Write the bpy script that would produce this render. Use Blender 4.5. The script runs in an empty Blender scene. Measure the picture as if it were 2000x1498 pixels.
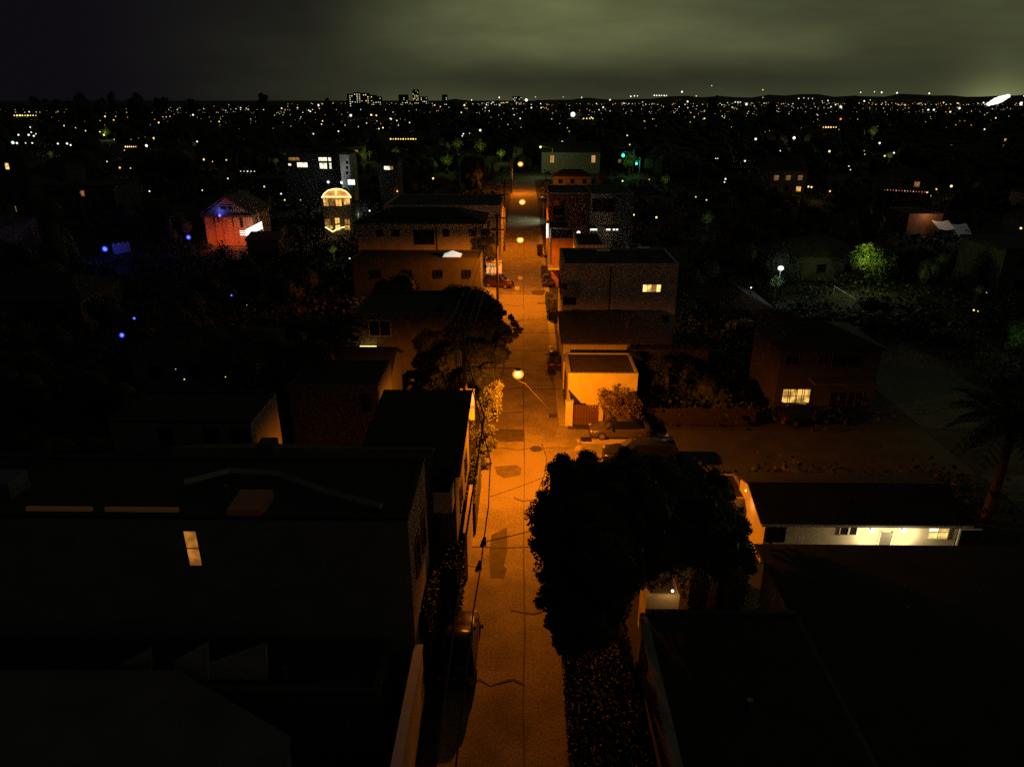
import bpy, math, random
from math import sin, cos, tan, pi, radians as R
from mathutils import Vector
random.seed(7)
S = bpy.context.scene
C = S.collection

# ---------------------------------------------------------------- camera, world, moonless sky, exposure
FPX, PITCH, YAW, EYE = 1387.0, R(21.8), R(0.88), 24.0
cam = bpy.data.objects.new('camera', bpy.data.cameras.new('camera'))
cam.data.sensor_width = 36.0
cam.data.lens = 36.0 * FPX / 2000.0
cam.data.clip_start, cam.data.clip_end = 0.3, 40000
cam.location = (0, 0, EYE)
cam.rotation_euler = (pi / 2 - PITCH, 0, YAW)
C.objects.link(cam)
S.camera = cam
S.render.engine = 'CYCLES'
S.cycles.use_denoising = False
S.cycles.max_bounces = 5
S.cycles.diffuse_bounces = 2
S.cycles.glossy_bounces = 2
S.cycles.transmission_bounces = 3
S.cycles.transparent_max_bounces = 6
S.cycles.sample_clamp_indirect = 0.8
S.cycles.sample_clamp_direct = 1.3
S.cycles.use_light_tree = True
S.cycles.light_sampling_threshold = 0.0
S.view_settings.view_transform = 'Standard'
S.view_settings.look = 'None'
S.view_settings.exposure = 0
S.view_settings.gamma = 1
S.view_settings.use_curve_mapping = False


def nd(nt, t, x=0, **kw):
    n = nt.nodes.new(t)
    for k, v in kw.items():
        setattr(n, k, v)
    return n


world = bpy.data.worlds.new("World")
S.world = world
world.use_nodes = True
world.cycles.sampling_method = 'NONE'      # a smooth dim sky needs no importance sampling
nt = world.node_tree
nt.nodes.clear()
L = nt.links.new


def mth(nt, op, a, b=None, c=None, clamp=False):
    n = nt.nodes.new('ShaderNodeMath')
    n.operation = op
    n.use_clamp = clamp
    for i, v in enumerate((a, b, c)):
        if v is None:
            continue
        if isinstance(v, (int, float)):
            n.inputs[i].default_value = v
        else:
            nt.links.new(v, n.inputs[i])
    return n.outputs[0]


def sstep(nt, v, a, b, lo=0.0, hi=1.0):
    n = nt.nodes.new('ShaderNodeMapRange')
    n.interpolation_type = 'SMOOTHSTEP'
    nt.links.new(v, n.inputs[0])
    for i, q in enumerate((a, b, lo, hi)):
        n.inputs[1 + i].default_value = q
    return n.outputs[0]


tc = nd(nt, 'ShaderNodeTexCoord')
sp = nd(nt, 'ShaderNodeSeparateXYZ')
L(tc.outputs['Generated'], sp.inputs[0])
az = mth(nt, 'ARCTAN2', sp.outputs[0], sp.outputs[1])          # 0 = north along the alley, + = east
el = sp.outputs[2]
# night air: the lights of the town shine on a low cloud deck, more to the north and east, none over the sea to the west
side = sstep(nt, az, -0.56, 0.02)
side = mth(nt, 'MULTIPLY', side, sstep(nt, az, 1.6, 3.0, 1.0, 0.25))
cm = nd(nt, 'ShaderNodeCombineXYZ')
L(mth(nt, 'MULTIPLY', az, 2.2), cm.inputs[0])
L(mth(nt, 'MULTIPLY', el, 9.0), cm.inputs[1])
no = nd(nt, 'ShaderNodeTexNoise')
L(cm.outputs[0], no.inputs['Vector'])
no.inputs['Scale'].default_value = 1.5
no.inputs['Detail'].default_value = 4.5
no.inputs['Roughness'].default_value = 0.55
cl = sstep(nt, no.outputs[0], 0.25, 0.8, 0.66, 1.42)
# brighter underside of the deck a few degrees up
band = mth(nt, 'MULTIPLY', sstep(nt, el, 0.018, 0.072), sstep(nt, el, 0.085, 0.45, 1.0, 0.15))
patch = mth(nt, 'MULTIPLY', sstep(nt, az, -0.28, -0.05), sstep(nt, az, 0.02, 0.5, 1.0, 0.35))
band = mth(nt, 'MULTIPLY', mth(nt, 'MULTIPLY', band, 1.15), patch)
hor = sstep(nt, el, 0.0, 0.035, 1.0, 0.0)
b = mth(nt, 'ADD', 0.020, mth(nt, 'MULTIPLY', band, 0.055))
b = mth(nt, 'ADD', b, mth(nt, 'MULTIPLY', hor, 0.004))
b = mth(nt, 'MULTIPLY', mth(nt, 'MULTIPLY', b, 1.22), cl)
b = mth(nt, 'MULTIPLY', mth(nt, 'MULTIPLY', b, side), sstep(nt, el, 0.12, 0.6, 1.0, 0.55))
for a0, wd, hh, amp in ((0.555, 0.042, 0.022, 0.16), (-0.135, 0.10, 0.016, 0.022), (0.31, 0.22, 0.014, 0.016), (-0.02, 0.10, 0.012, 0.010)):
    # lamp bloom painted into the sky over the brightest quarters of the town
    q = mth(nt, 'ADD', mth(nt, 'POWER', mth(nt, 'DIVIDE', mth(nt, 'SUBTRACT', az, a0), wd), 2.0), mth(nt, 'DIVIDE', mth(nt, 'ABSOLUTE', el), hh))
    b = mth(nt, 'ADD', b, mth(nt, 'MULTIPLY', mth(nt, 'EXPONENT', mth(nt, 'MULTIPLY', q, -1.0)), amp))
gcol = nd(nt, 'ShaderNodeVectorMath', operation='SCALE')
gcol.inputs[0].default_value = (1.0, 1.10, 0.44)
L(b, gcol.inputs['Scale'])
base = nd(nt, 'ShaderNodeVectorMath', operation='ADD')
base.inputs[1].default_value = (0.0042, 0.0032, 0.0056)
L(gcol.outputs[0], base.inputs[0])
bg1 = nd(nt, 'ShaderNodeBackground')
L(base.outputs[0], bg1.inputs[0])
bg1.inputs[1].default_value = 1.0
sky = nd(nt, 'ShaderNodeTexSky', sky_type='NISHITA')
sky.sun_disc = False
sky.sun_elevation = R(-12)
sky.sun_rotation = R(240)
bg2 = nd(nt, 'ShaderNodeBackground')
L(sky.outputs[0], bg2.inputs[0])
bg2.inputs[1].default_value = 0.05
ad = nd(nt, 'ShaderNodeAddShader')
L(bg1.outputs[0], ad.inputs[0])
L(bg2.outputs[0], ad.inputs[1])
wo = nd(nt, 'ShaderNodeOutputWorld')
L(ad.outputs[0], wo.inputs[0])


# ---------------------------------------------------------------- the view's geometry: a pixel of the photograph -> a place
def ray(px, py):
    x, y = (px - 1000) / FPX, -(py - 749) / FPX
    d = (x, cos(PITCH) + y * sin(PITCH), -sin(PITCH) + y * cos(PITCH))
    c, s = cos(YAW), sin(YAW)
    return (c * d[0] - s * d[1], s * d[0] + c * d[1], d[2])


def gnd(px, py, z=0.0):
    d = ray(px, py)
    t = (z - EYE) / d[2]
    return (d[0] * t, d[1] * t)


def at(px, py, Y):
    d = ray(px, py)
    t = Y / d[1]
    return (d[0] * t, EYE + d[2] * t)


def proj(x, y, z):
    c, s = cos(YAW), sin(YAW)
    X, Y, Z = c * x + s * y, -s * x + c * y, z - EYE
    dep = Y * cos(PITCH) - Z * sin(PITCH)
    if dep < 0.1:
        return None
    return (1000 + FPX * X / dep, 749 - FPX * (Y * sin(PITCH) + Z * cos(PITCH)) / dep)


# ---------------------------------------------------------------- materials
MC = {}


def mat(name, col, rough=0.8, var=0.25, scale=1.5, metal=0.0, emit=None, strength=0.0, bump=0.0, sampled=False, fine=0.0):
    if name in MC:
        return MC[name]
    m = bpy.data.materials.new(name)
    MC[name] = m
    m.use_nodes = True
    nt = m.node_tree
    bs = nt.nodes['Principled BSDF']
    bs.inputs['Roughness'].default_value = rough
    bs.inputs['Metallic'].default_value = metal
    if var > 0:
        tc = nd(nt, 'ShaderNodeTexCoord')
        n1 = nd(nt, 'ShaderNodeTexNoise')
        n1.inputs['Scale'].default_value = scale
        n1.inputs['Detail'].default_value = 6
        n1.inputs['Roughness'].default_value = 0.62
        nt.links.new(tc.outputs['Object'], n1.inputs['Vector'])
        f = sstep(nt, n1.outputs[0], 0.25, 0.75, 1 - var, 1 + var)
        if fine > 0:
            n2 = nd(nt, 'ShaderNodeTexNoise')
            n2.inputs['Scale'].default_value = scale * 26
            n2.inputs['Detail'].default_value = 3
            n2.inputs['Roughness'].default_value = 0.8
            nt.links.new(tc.outputs['Object'], n2.inputs['Vector'])
            f = mth(nt, 'MULTIPLY', f, sstep(nt, n2.outputs[0], 0.3, 0.7, 1 - fine, 1 + fine))
        v = nd(nt, 'ShaderNodeVectorMath', operation='SCALE')
        v.inputs[0].default_value = col
        nt.links.new(f, v.inputs['Scale'])
        nt.links.new(v.outputs[0], bs.inputs['Base Color'])
        if bump > 0:
            bp = nd(nt, 'ShaderNodeBump')
            bp.inputs['Strength'].default_value = bump
            bp.inputs['Distance'].default_value = 0.02
            nt.links.new(n1.outputs[0], bp.inputs['Height'])
            nt.links.new(bp.outputs[0], bs.inputs['Normal'])
    else:
        bs.inputs['Base Color'].default_value = (*col, 1)
    if emit:
        bs.inputs['Emission Color'].default_value = (*emit, 1)
        bs.inputs['Emission Strength'].default_value = strength
        if not sampled:
            m.cycles.emission_sampling = 'NONE'
    return m


def hot_glow(name, edge, core, se, sc):
    """lamp glare painted into the emission: white hot in the middle, its own colour towards the rim"""
    m = mat(name, (.6, .6, .6), .4, 0, emit=edge, strength=1.0)
    nt = m.node_tree
    bs = nt.nodes['Principled BSDF']
    lw = nd(nt, 'ShaderNodeLayerWeight')
    f = sstep(nt, lw.outputs['Facing'], 0.02, 0.42)
    mx = nd(nt, 'ShaderNodeMix', data_type='RGBA')
    nt.links.new(f, mx.inputs[0])
    mx.inputs[6].default_value = (*[c * sc for c in core], 1)
    mx.inputs[7].default_value = (*[c * se for c in edge], 1)
    nt.links.new(mx.outputs[2], bs.inputs['Emission Color'])
    return m


def lit_window(name, col, s, scale=2.0, lo=0.35, bars=0.0):
    """a lit pane: the room behind shows as soft patches (curtains, walls) of different brightness"""
    if name in MC:
        return MC[name]
    m = mat(name, (0.02, 0.02, 0.02), 0.2, 0)
    nt = m.node_tree
    bs = nt.nodes['Principled BSDF']
    tc = nd(nt, 'ShaderNodeTexCoord')
    n = nd(nt, 'ShaderNodeTexNoise')
    n.inputs['Scale'].default_value = scale
    n.inputs['Detail'].default_value = 2
    nt.links.new(tc.outputs['Object'], n.inputs['Vector'])
    f = sstep(nt, n.outputs[0], 0.38, 0.62, s * lo, s)
    bs.inputs['Emission Color'].default_value = (*col, 1)
    nt.links.new(f, bs.inputs['Emission Strength'])
    m.cycles.emission_sampling = 'NONE'
    return m


def leafmat(name, col):
    m = mat(name, col, 0.7, 0.45, 0.9)
    return m


M_alley = mat('alley_concrete', (0.185, 0.165, 0.145), 0.88, 0.42, 0.38, bump=0.3, fine=0.55)
M_street = mat('street_asphalt', (0.055, 0.055, 0.055), 0.85, 0.3, 0.6, fine=0.3)
M_patch = mat('tar_patch', (0.052, 0.046, 0.042), 0.85, 0.4, 2.0, fine=0.4)
M_conc = mat('pale_concrete', (0.36, 0.34, 0.30), 0.9, 0.22, 0.9, bump=0.2)
M_soil = mat('garden_soil', (0.030, 0.029, 0.022), 0.95, 0.5, 0.25)
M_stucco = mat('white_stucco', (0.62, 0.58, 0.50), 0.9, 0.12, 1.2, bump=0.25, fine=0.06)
M_lamptint = mat('lamp_tinted_stucco', (0.86, 0.86, 0.42), 0.9, 0.10, 1.2, bump=0.25, fine=0.06)  # white wall; the lamp's overexposed yellow is put into its colour
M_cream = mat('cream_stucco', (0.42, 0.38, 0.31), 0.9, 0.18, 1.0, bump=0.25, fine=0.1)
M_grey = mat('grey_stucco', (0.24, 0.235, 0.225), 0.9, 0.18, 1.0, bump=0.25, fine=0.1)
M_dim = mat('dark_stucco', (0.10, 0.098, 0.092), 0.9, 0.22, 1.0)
M_brick = mat('red_brick_render', (0.24, 0.12, 0.085), 0.9, 0.25, 1.5)
M_roofd = mat('dark_roof_felt', (0.035, 0.034, 0.036), 0.9, 0.3, 0.8)
M_roofb = mat('brown_roof_shingle', (0.13, 0.095, 0.075), 0.9, 0.25, 1.5, fine=0.3)
M_roofl = mat('pale_roof_membrane', (0.17, 0.165, 0.18), 0.85, 0.22, 0.5)
M_wood = mat('brown_wood', (0.11, 0.055, 0.035), 0.8, 0.3, 3)
M_dwood = mat('dark_stained_wood', (0.035, 0.024, 0.018), 0.85, 0.3, 3)
M_pole = mat('weathered_pole_wood', (0.13, 0.095, 0.065), 0.85, 0.3, 2)
M_metal = mat('grey_metal', (0.30, 0.30, 0.30), 0.45, 0.1, 3, metal=0.7)
M_dark = mat('dark_metal', (0.03, 0.03, 0.032), 0.5, 0.1, 3)
M_cable = mat('black_cable', (0.025, 0.023, 0.02), 0.45, 0)
M_steelwire = mat('steel_wire', (0.35, 0.34, 0.32), 0.35, 0, metal=0.8)
M_glass = mat('dark_window_glass', (0.012, 0.013, 0.016), 0.08, 0)
M_tyre = mat('black_rubber', (0.018, 0.018, 0.018), 0.8, 0)
M_white = mat('white_paint', (0.70, 0.69, 0.66), 0.6, 0.1, 2)
M_leaf = leafmat('dark_leaves', (0.030, 0.042, 0.018))
M_leaf2 = leafmat('olive_leaves', (0.062, 0.072, 0.028))
M_leaf3 = leafmat('bright_leaves', (0.085, 0.13, 0.03))
M_bark = mat('bark', (0.09, 0.07, 0.05), 0.95, 0.3, 3)
M_dry = mat('dry_twigs', (0.16, 0.115, 0.06), 0.9, 0.3, 2)

SOD = (1.0, 0.228, 0.003)      # sodium vapour
WARM = (1.0, 0.62, 0.22)
WHITE = (1.0, 0.93, 0.78)
COOL = (0.78, 0.95, 1.0)
LC = {'w': WHITE, 'a': (1.0, 0.60, 0.18), 'o': (1.0, 0.36, 0.08), 'g': (0.50, 0.75, 0.12), 'c': (0.65, 1.0, 0.95), 't': (0.04, 1.0, 0.62),
      'r': (1.0, 0.10, 0.05), 'b': (0.03, 0.07, 1.0), 'p': (1.0, 0.7, 0.85), 'y': (1.0, 0.78, 0.22)}
GLOW = {k: mat('lamp_glow_' + n, (0.8, 0.8, 0.8), 0.4, 0, emit=LC[k], strength=6.0) for k, n in
        dict(w='white', a='amber', o='orange', g='green', c='cool', t='teal', r='red', b='blue', p='pink', y='yellow').items()}
MIDG = {k: mat('soft_lamp_glow_' + k, (0.8, 0.8, 0.8), 0.4, 0, emit=LC[k], strength=2.2) for k in LC}
DIMG = {k: mat('faint_lamp_glow_' + n, (0.8, 0.8, 0.8), 0.4, 0, emit=LC[k], strength=1.1) for k, n in
        dict(w='white', a='amber', o='orange', g='green', c='cool', r='red', b='blue', y='yellow').items()}


# ---------------------------------------------------------------- mesh helpers
class MB:
    def __init__(s):
        s.v, s.f = [], []

    def quad(s, a, b, c, d):
        n = len(s.v)
        s.v += [a, b, c, d]
        s.f.append((n, n + 1, n + 2, n + 3))
        return s

    def box(s, x0, x1, y0, y1, z0, z1):
        n = len(s.v)
        s.v += [(x0, y0, z0), (x1, y0, z0), (x1, y1, z0), (x0, y1, z0), (x0, y0, z1), (x1, y0, z1), (x1, y1, z1), (x0, y1, z1)]
        s.f += [tuple(n + i for i in q) for q in ((0, 3, 2, 1), (4, 5, 6, 7), (0, 1, 5, 4), (1, 2, 6, 5), (2, 3, 7, 6), (3, 0, 4, 7))]
        return s

    def poly(s, pts, z0, z1):
        """vertical prism over a footprint (counter-clockwise)"""
        n, k = len(s.v), len(pts)
        s.v += [(p[0], p[1], z0) for p in pts] + [(p[0], p[1], z1) for p in pts]
        s.f.append(tuple(n + i for i in reversed(range(k))))
        s.f.append(tuple(n + k + i for i in range(k)))
        s.f += [(n + i, n + (i + 1) % k, n + k + (i + 1) % k, n + k + i) for i in range(k)]
        return s

    def tube(s, pts, r, seg=6, r2=None):
        r2 = r if r2 is None else r2
        n, k = len(s.v), len(pts)
        P = [Vector(p) for p in pts]
        for i, p in enumerate(P):
            d = (P[min(i + 1, k - 1)] - P[max(i - 1, 0)]).normalized()
            u = d.cross(Vector((0, 0, 1)))
            if u.length < 0.05:
                u = d.cross(Vector((0, 1, 0)))
            u.normalize()
            w = u.cross(d)
            rr = r + (r2 - r) * i / max(1, k - 1)
            for j in range(seg):
                a = 2 * pi * j / seg
                s.v.append(tuple(p + (u * cos(a) + w * sin(a)) * rr))
        for i in range(k - 1):
            for j in range(seg):
                a, b = n + i * seg + j, n + i * seg + (j + 1) % seg
                s.f.append((a, b, b + seg, a + seg))
        s.f.append(tuple(n + j for j in reversed(range(seg))))
        s.f.append(tuple(n + (k - 1) * seg + j for j in range(seg)))
        return s

    def ball(s, c, r, seg=8, rings=6, sz=1.0):
        n = len(s.v)
        s.v.append((c[0], c[1], c[2] + r * sz))
        for i in range(1, rings):
            t = pi * i / rings
            for j in range(seg):
                a = 2 * pi * j / seg
                s.v.append((c[0] + r * sin(t) * cos(a), c[1] + r * sin(t) * sin(a), c[2] + r * sz * cos(t)))
        s.v.append((c[0], c[1], c[2] - r * sz))
        e = len(s.v) - 1
        for j in range(seg):
            s.f.append((n, n + 1 + j, n + 1 + (j + 1) % seg))
            q = n + 1 + (rings - 2) * seg
            s.f.append((e, q + (j + 1) % seg, q + j))
        for i in range(rings - 2):
            for j in range(seg):
                a, b = n + 1 + i * seg + j, n + 1 + i * seg + (j + 1) % seg
                s.f.append((a, a + seg, b + seg, b))
        return s

    def mesh(s, name, m, off=(0, 0, 0), smooth=False):
        me = bpy.data.meshes.new(name)
        if off != (0, 0, 0):
            vs = [(a - off[0], b - off[1], c - off[2]) for a, b, c in s.v]
        else:
            vs = s.v
        me.from_pydata(vs, [], s.f)
        if m:
            me.materials.append(m)
        if smooth:
            me.polygons.foreach_set('use_smooth', [True] * len(me.polygons))
        me.update()
        return me


def link(name, me, parent=None, loc=None):
    o = bpy.data.objects.new(name, me)
    C.objects.link(o)
    if parent:
        o.parent = parent
    if loc:
        o.location = loc
    return o


def thing(name, label, cat, loc=(0, 0, 0), rz=0.0, group=None):
    o = bpy.data.objects.new(name, None)
    C.objects.link(o)
    o.location = loc
    o.rotation_euler = (0, 0, rz)
    tag(o, label, cat, group)
    return o


def tag(o, label=None, cat=None, group=None, kind=None):
    for k, v in (('label', label), ('category', cat), ('group', group), ('kind', kind)):
        if v:
            o[k] = v
    return o


def wloc(p):
    x = Vector((0, 0, 0))
    while p:
        x += Vector(p.location)
        p = p.parent
    return tuple(x)


def part(name, mb, m, parent, smooth=False):
    """mb in world axes; parent unrotated"""
    return link(name, mb.mesh(name, m, wloc(parent), smooth), parent)


def solo(name, mb, m, label, cat, group=None, kind=None, smooth=False):
    n = len(mb.v)
    cx = sum(v[0] for v in mb.v) / n
    cy = sum(v[1] for v in mb.v) / n
    cz = min(v[2] for v in mb.v)
    o = link(name, mb.mesh(name, m, (cx, cy, cz), smooth), None, (cx, cy, cz))
    return tag(o, label, cat, group, kind)


def copy_tree(o, parent=None):
    c = o.copy()
    C.objects.link(c)
    if parent:
        c.parent = parent
    for ch in o.children:
        copy_tree(ch, c)
    return c


def lamp(name, loc, col, w, r=0.12, spot=None, rot=(0, 0, 0), parent=None, blend=0.6):
    d = bpy.data.lights.new(name, 'SPOT' if spot else 'POINT')
    d.energy = w
    d.color = col
    d.shadow_soft_size = r
    if spot:
        d.spot_size = spot
        d.spot_blend = blend
    o = bpy.data.objects.new(name, d)
    C.objects.link(o)
    if parent:
        p = wloc(parent)
        loc = (loc[0] - p[0], loc[1] - p[1], loc[2] - p[2])
        o.parent = parent
    o.location = loc
    o.rotation_euler = rot
    return o


# ---------------------------------------------------------------- the ground
def sheet(name, pts, z, m, kind='structure'):
    mb = MB()
    mb.v = [(p[0], p[1], z) for p in pts]
    mb.f = [tuple(range(len(pts)))]
    o = link(name, mb.mesh(name, m))
    o['kind'] = kind
    return o


def rect(x0, x1, y0, y1):
    return [(x0, y0), (x1, y0), (x1, y1), (x0, y1)]


sheet('ground', rect(-9000, 9000, -300, 14000), -0.02, M_soil)
XL, XR = -3.35, 3.62
sheet('alley', rect(XL, XR, -6, 236), 0.004, M_alley)
sheet('side_alley', rect(XR + 0.002, 9.5, 43.6, 50.4), 0.004, M_alley)
sheet('lane', rect(9.502, 31.4, 43.6, 50.4), 0.004, M_street)  # side alley goes on; darker asphalt stands in for the lamp's fall-off
sheet('lane_end', rect(41.1, 62, 43.6, 50.4), 0.004, M_street)
sheet('cross_street', rect(-160, 160, 236.01, 246), 0.004, M_street)
sheet('avenue', rect(31.5, 41, 51, 72), 0.008, M_street)
sheet('avenue_near', rect(31.5, 41, -6, 43.5), 0.008, M_street)
sheet('parking_apron', rect(-9.5, XL - 0.002, 88.5, 99.5), 0.004, M_conc)
sheet('driveway', rect(-6.4, XL - 0.002, 27.6, 35.5), 0.004, M_conc)
# concrete strip beside the right-hand walls and the curb of the side alley
for x0, x1, y0, y1, n in ((2.95, XR - 0.01, 51.0, 136, 'gutter_strip'),):
    sheet(n, rect(x0, x1, y0, y1), 0.009, M_conc)


# tar seams and patches in the alley: parts of the road
alley_o = bpy.data.objects['alley']
def road_piece(name, pts, z, m):
    mb = MB()
    mb.v = [(p[0], p[1], z) for p in pts]
    mb.f = [tuple(range(len(pts)))]
    o = link(name, mb.mesh(name, m), alley_o)
    return o


def blob(cx, cy, rx, ry, n=14, j=0.16):
    out = []
    for i in range(n):
        a = 2 * pi * i / n
        k = 1 + random.uniform(-j, j)
        ca, sa = cos(a), sin(a)
        sx = (abs(ca) ** 0.6) * (1 if ca > 0 else -1)
        sy = (abs(sa) ** 0.6) * (1 if sa > 0 else -1)
        out.append((cx + rx * sx * k, cy + ry * sy * k))
    return out


def seam(pts, w):
    a, b = [], []
    for i, p in enumerate(pts):
        q0, q1 = Vector(pts[max(0, i - 1)]), Vector(pts[min(len(pts) - 1, i + 1)])
        d = (q1 - q0).normalized()
        nrm = Vector((-d.y, d.x))
        ww = w * random.uniform(0.5, 1.3) / 2
        a.append(tuple(Vector(p) + nrm * ww))
        b.append(tuple(Vector(p) - nrm * ww))
    return a, b


def seam_piece(name, pts, w, z, m=None):
    a, b = seam(pts, w)
    mb = MB()
    for i in range(len(a) - 1):
        mb.quad((*b[i], z), (*b[i + 1], z), (*a[i + 1], z), (*a[i], z))
    link(name, mb.mesh(name, m or M_patch), alley_o)


def P2(px, py):
    return gnd(px, py)


for k, (pts, z) in enumerate((
        ([P2(960, 1045), P2(990, 1030), P2(991, 1075), P2(984, 1105), P2(990, 1112), P2(984, 1130), P2(958, 1128), P2(955, 1080)], .008),
        ([P2(966, 912), P2(1008, 908), P2(1019, 915), P2(1016, 928), P2(985, 934), P2(970, 926)], .012),
        ([P2(962, 838), P2(1022, 839), P2(1023, 862), P2(960, 864)], .016),
        ([P2(1072, 808), P2(1088, 808), P2(1088, 816), P2(1072, 816)], .008),
        ([P2(1066, 723), P2(1086, 724), P2(1086, 733), P2(1064, 733)], .012),
        ([P2(1050, 591), P2(1069, 591), P2(1069, 594), P2(1050, 594)], .016),
        ([P2(1037, 569), P2(1066, 567), P2(1060, 577), P2(1040, 576)], .020))):
    road_piece('tar_patch', pts, z, M_patch)
for px, py, w, h in ((1016, 543, 8, 7), (1010, 563, 9, 7), (1012, 520, 5, 2)):    # pale concrete repairs
    a = [P2(px - w * .5, py + h * .5), P2(px + w * .5, py + h * .5), P2(px + w * .5, py - h * .5), P2(px - w * .5, py - h * .5)]
    road_piece('concrete_repair', a, .012, M_white)
for ys in (24.3, 28.9, 34.5, 39.8, 47.0, 53.5, 58.8, 63.6, 69.2, 75.0, 79.8, 86.3, 92.0, 99.0, 106, 115, 126, 138):
    x0, x1 = random.choice(((XL, XR), (XL, 0.2), (-0.5, XR)))
    n = 7
    seam_piece('tar_seam', [(x0 + (x1 - x0) * i / n, ys + random.uniform(-.25, .25)) for i in range(n + 1)], 0.10, .024)
seam_piece('center_joint', [(0.15 + random.uniform(-.05, .05), -2 + 5 * i) for i in range(30)], 0.07, .028)
seam_piece('tar_seam', [(1.3 + .5 * sin(i), 28 + 2.2 * i) for i in range(10)], 0.08, .032)

# manhole cover
mx, my = gnd(1047, 877)
mb = MB().poly([(mx + .40 * cos(2 * pi * i / 24), my + .40 * sin(2 * pi * i / 24)) for i in range(24)], 0.0, 0.03)
mh = thing('manhole_cover', 'round iron manhole cover in the lit crossing of the two alleys', 'manhole cover', (mx, my, 0))
part('cover_plate', mb, M_dark, mh)
mb = MB()
for i in range(24):
    a, b2 = 2 * pi * i / 24, 2 * pi * (i + 1) / 24
    mb.quad((mx + .41 * cos(a), my + .41 * sin(a), .028), (mx + .47 * cos(a), my + .47 * sin(a), .028), (mx + .47 * cos(b2), my + .47 * sin(b2), .028), (mx + .41 * cos(b2), my + .41 * sin(b2), .028))
part('rim', mb, M_patch, mh)


# ---------------------------------------------------------------- buildings
W_OFF = 0.02


def window(parent, face, plane, u0, u1, z0, z1, pane, cols=1, rows=1, frame=None, fw=0.07):
    """a window standing on a wall plane: frame with glazing bars, and its panes as sub-parts"""
    f = MB()

    def bx(mbx, a0, a1, c0, c1, d0, d1):
        if face == 'S':
            mbx.box(a0, a1, plane - d1, plane - d0, c0, c1)
        elif face == 'W':
            mbx.box(plane - d1, plane - d0, a0, a1, c0, c1)
        elif face == 'E':
            mbx.box(plane + d0, plane + d1, a0, a1, c0, c1)
    bx(f, u0 - fw, u0, z0 - fw, z1 + fw, -0.02, 0.06)
    bx(f, u1, u1 + fw, z0 - fw, z1 + fw, -0.02, 0.06)
    bx(f, u0, u1, z1, z1 + fw, -0.02, 0.06)
    bx(f, u0, u1, z0 - fw, z0, -0.02, 0.085)
    du, dz = (u1 - u0) / cols, (z1 - z0) / rows
    for i in range(1, cols):
        bx(f, u0 + du * i - fw / 3, u0 + du * i + fw / 3, z0, z1, 0.0, 0.05)
    for j in range(1, rows):
        bx(f, u0, u1, z0 + dz * j - fw / 3, z0 + dz * j + fw / 3, 0.002, 0.046)
    fo = part('window', f, frame or M_dark, parent)
    for i in range(cols):
        for j in range(rows):
            p = MB()
            bx(p, u0 + du * i + .002, u0 + du * (i + 1) - .002, z0 + dz * j + .002, z0 + dz * (j + 1) - .002, -0.03, 0.02)
            pm = pane[(i * rows + j) % len(pane)] if isinstance(pane, (list, tuple)) else pane
            part('pane', p, pm, fo)
    return fo


def building(name, label, cat, x0, x1, y0, y1, h, wall=None, *a, capm=None, **k):
    return building_(name, label, cat, x0, x1, y0, y1, h, wall, *a, capm=capm, **k)


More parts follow.
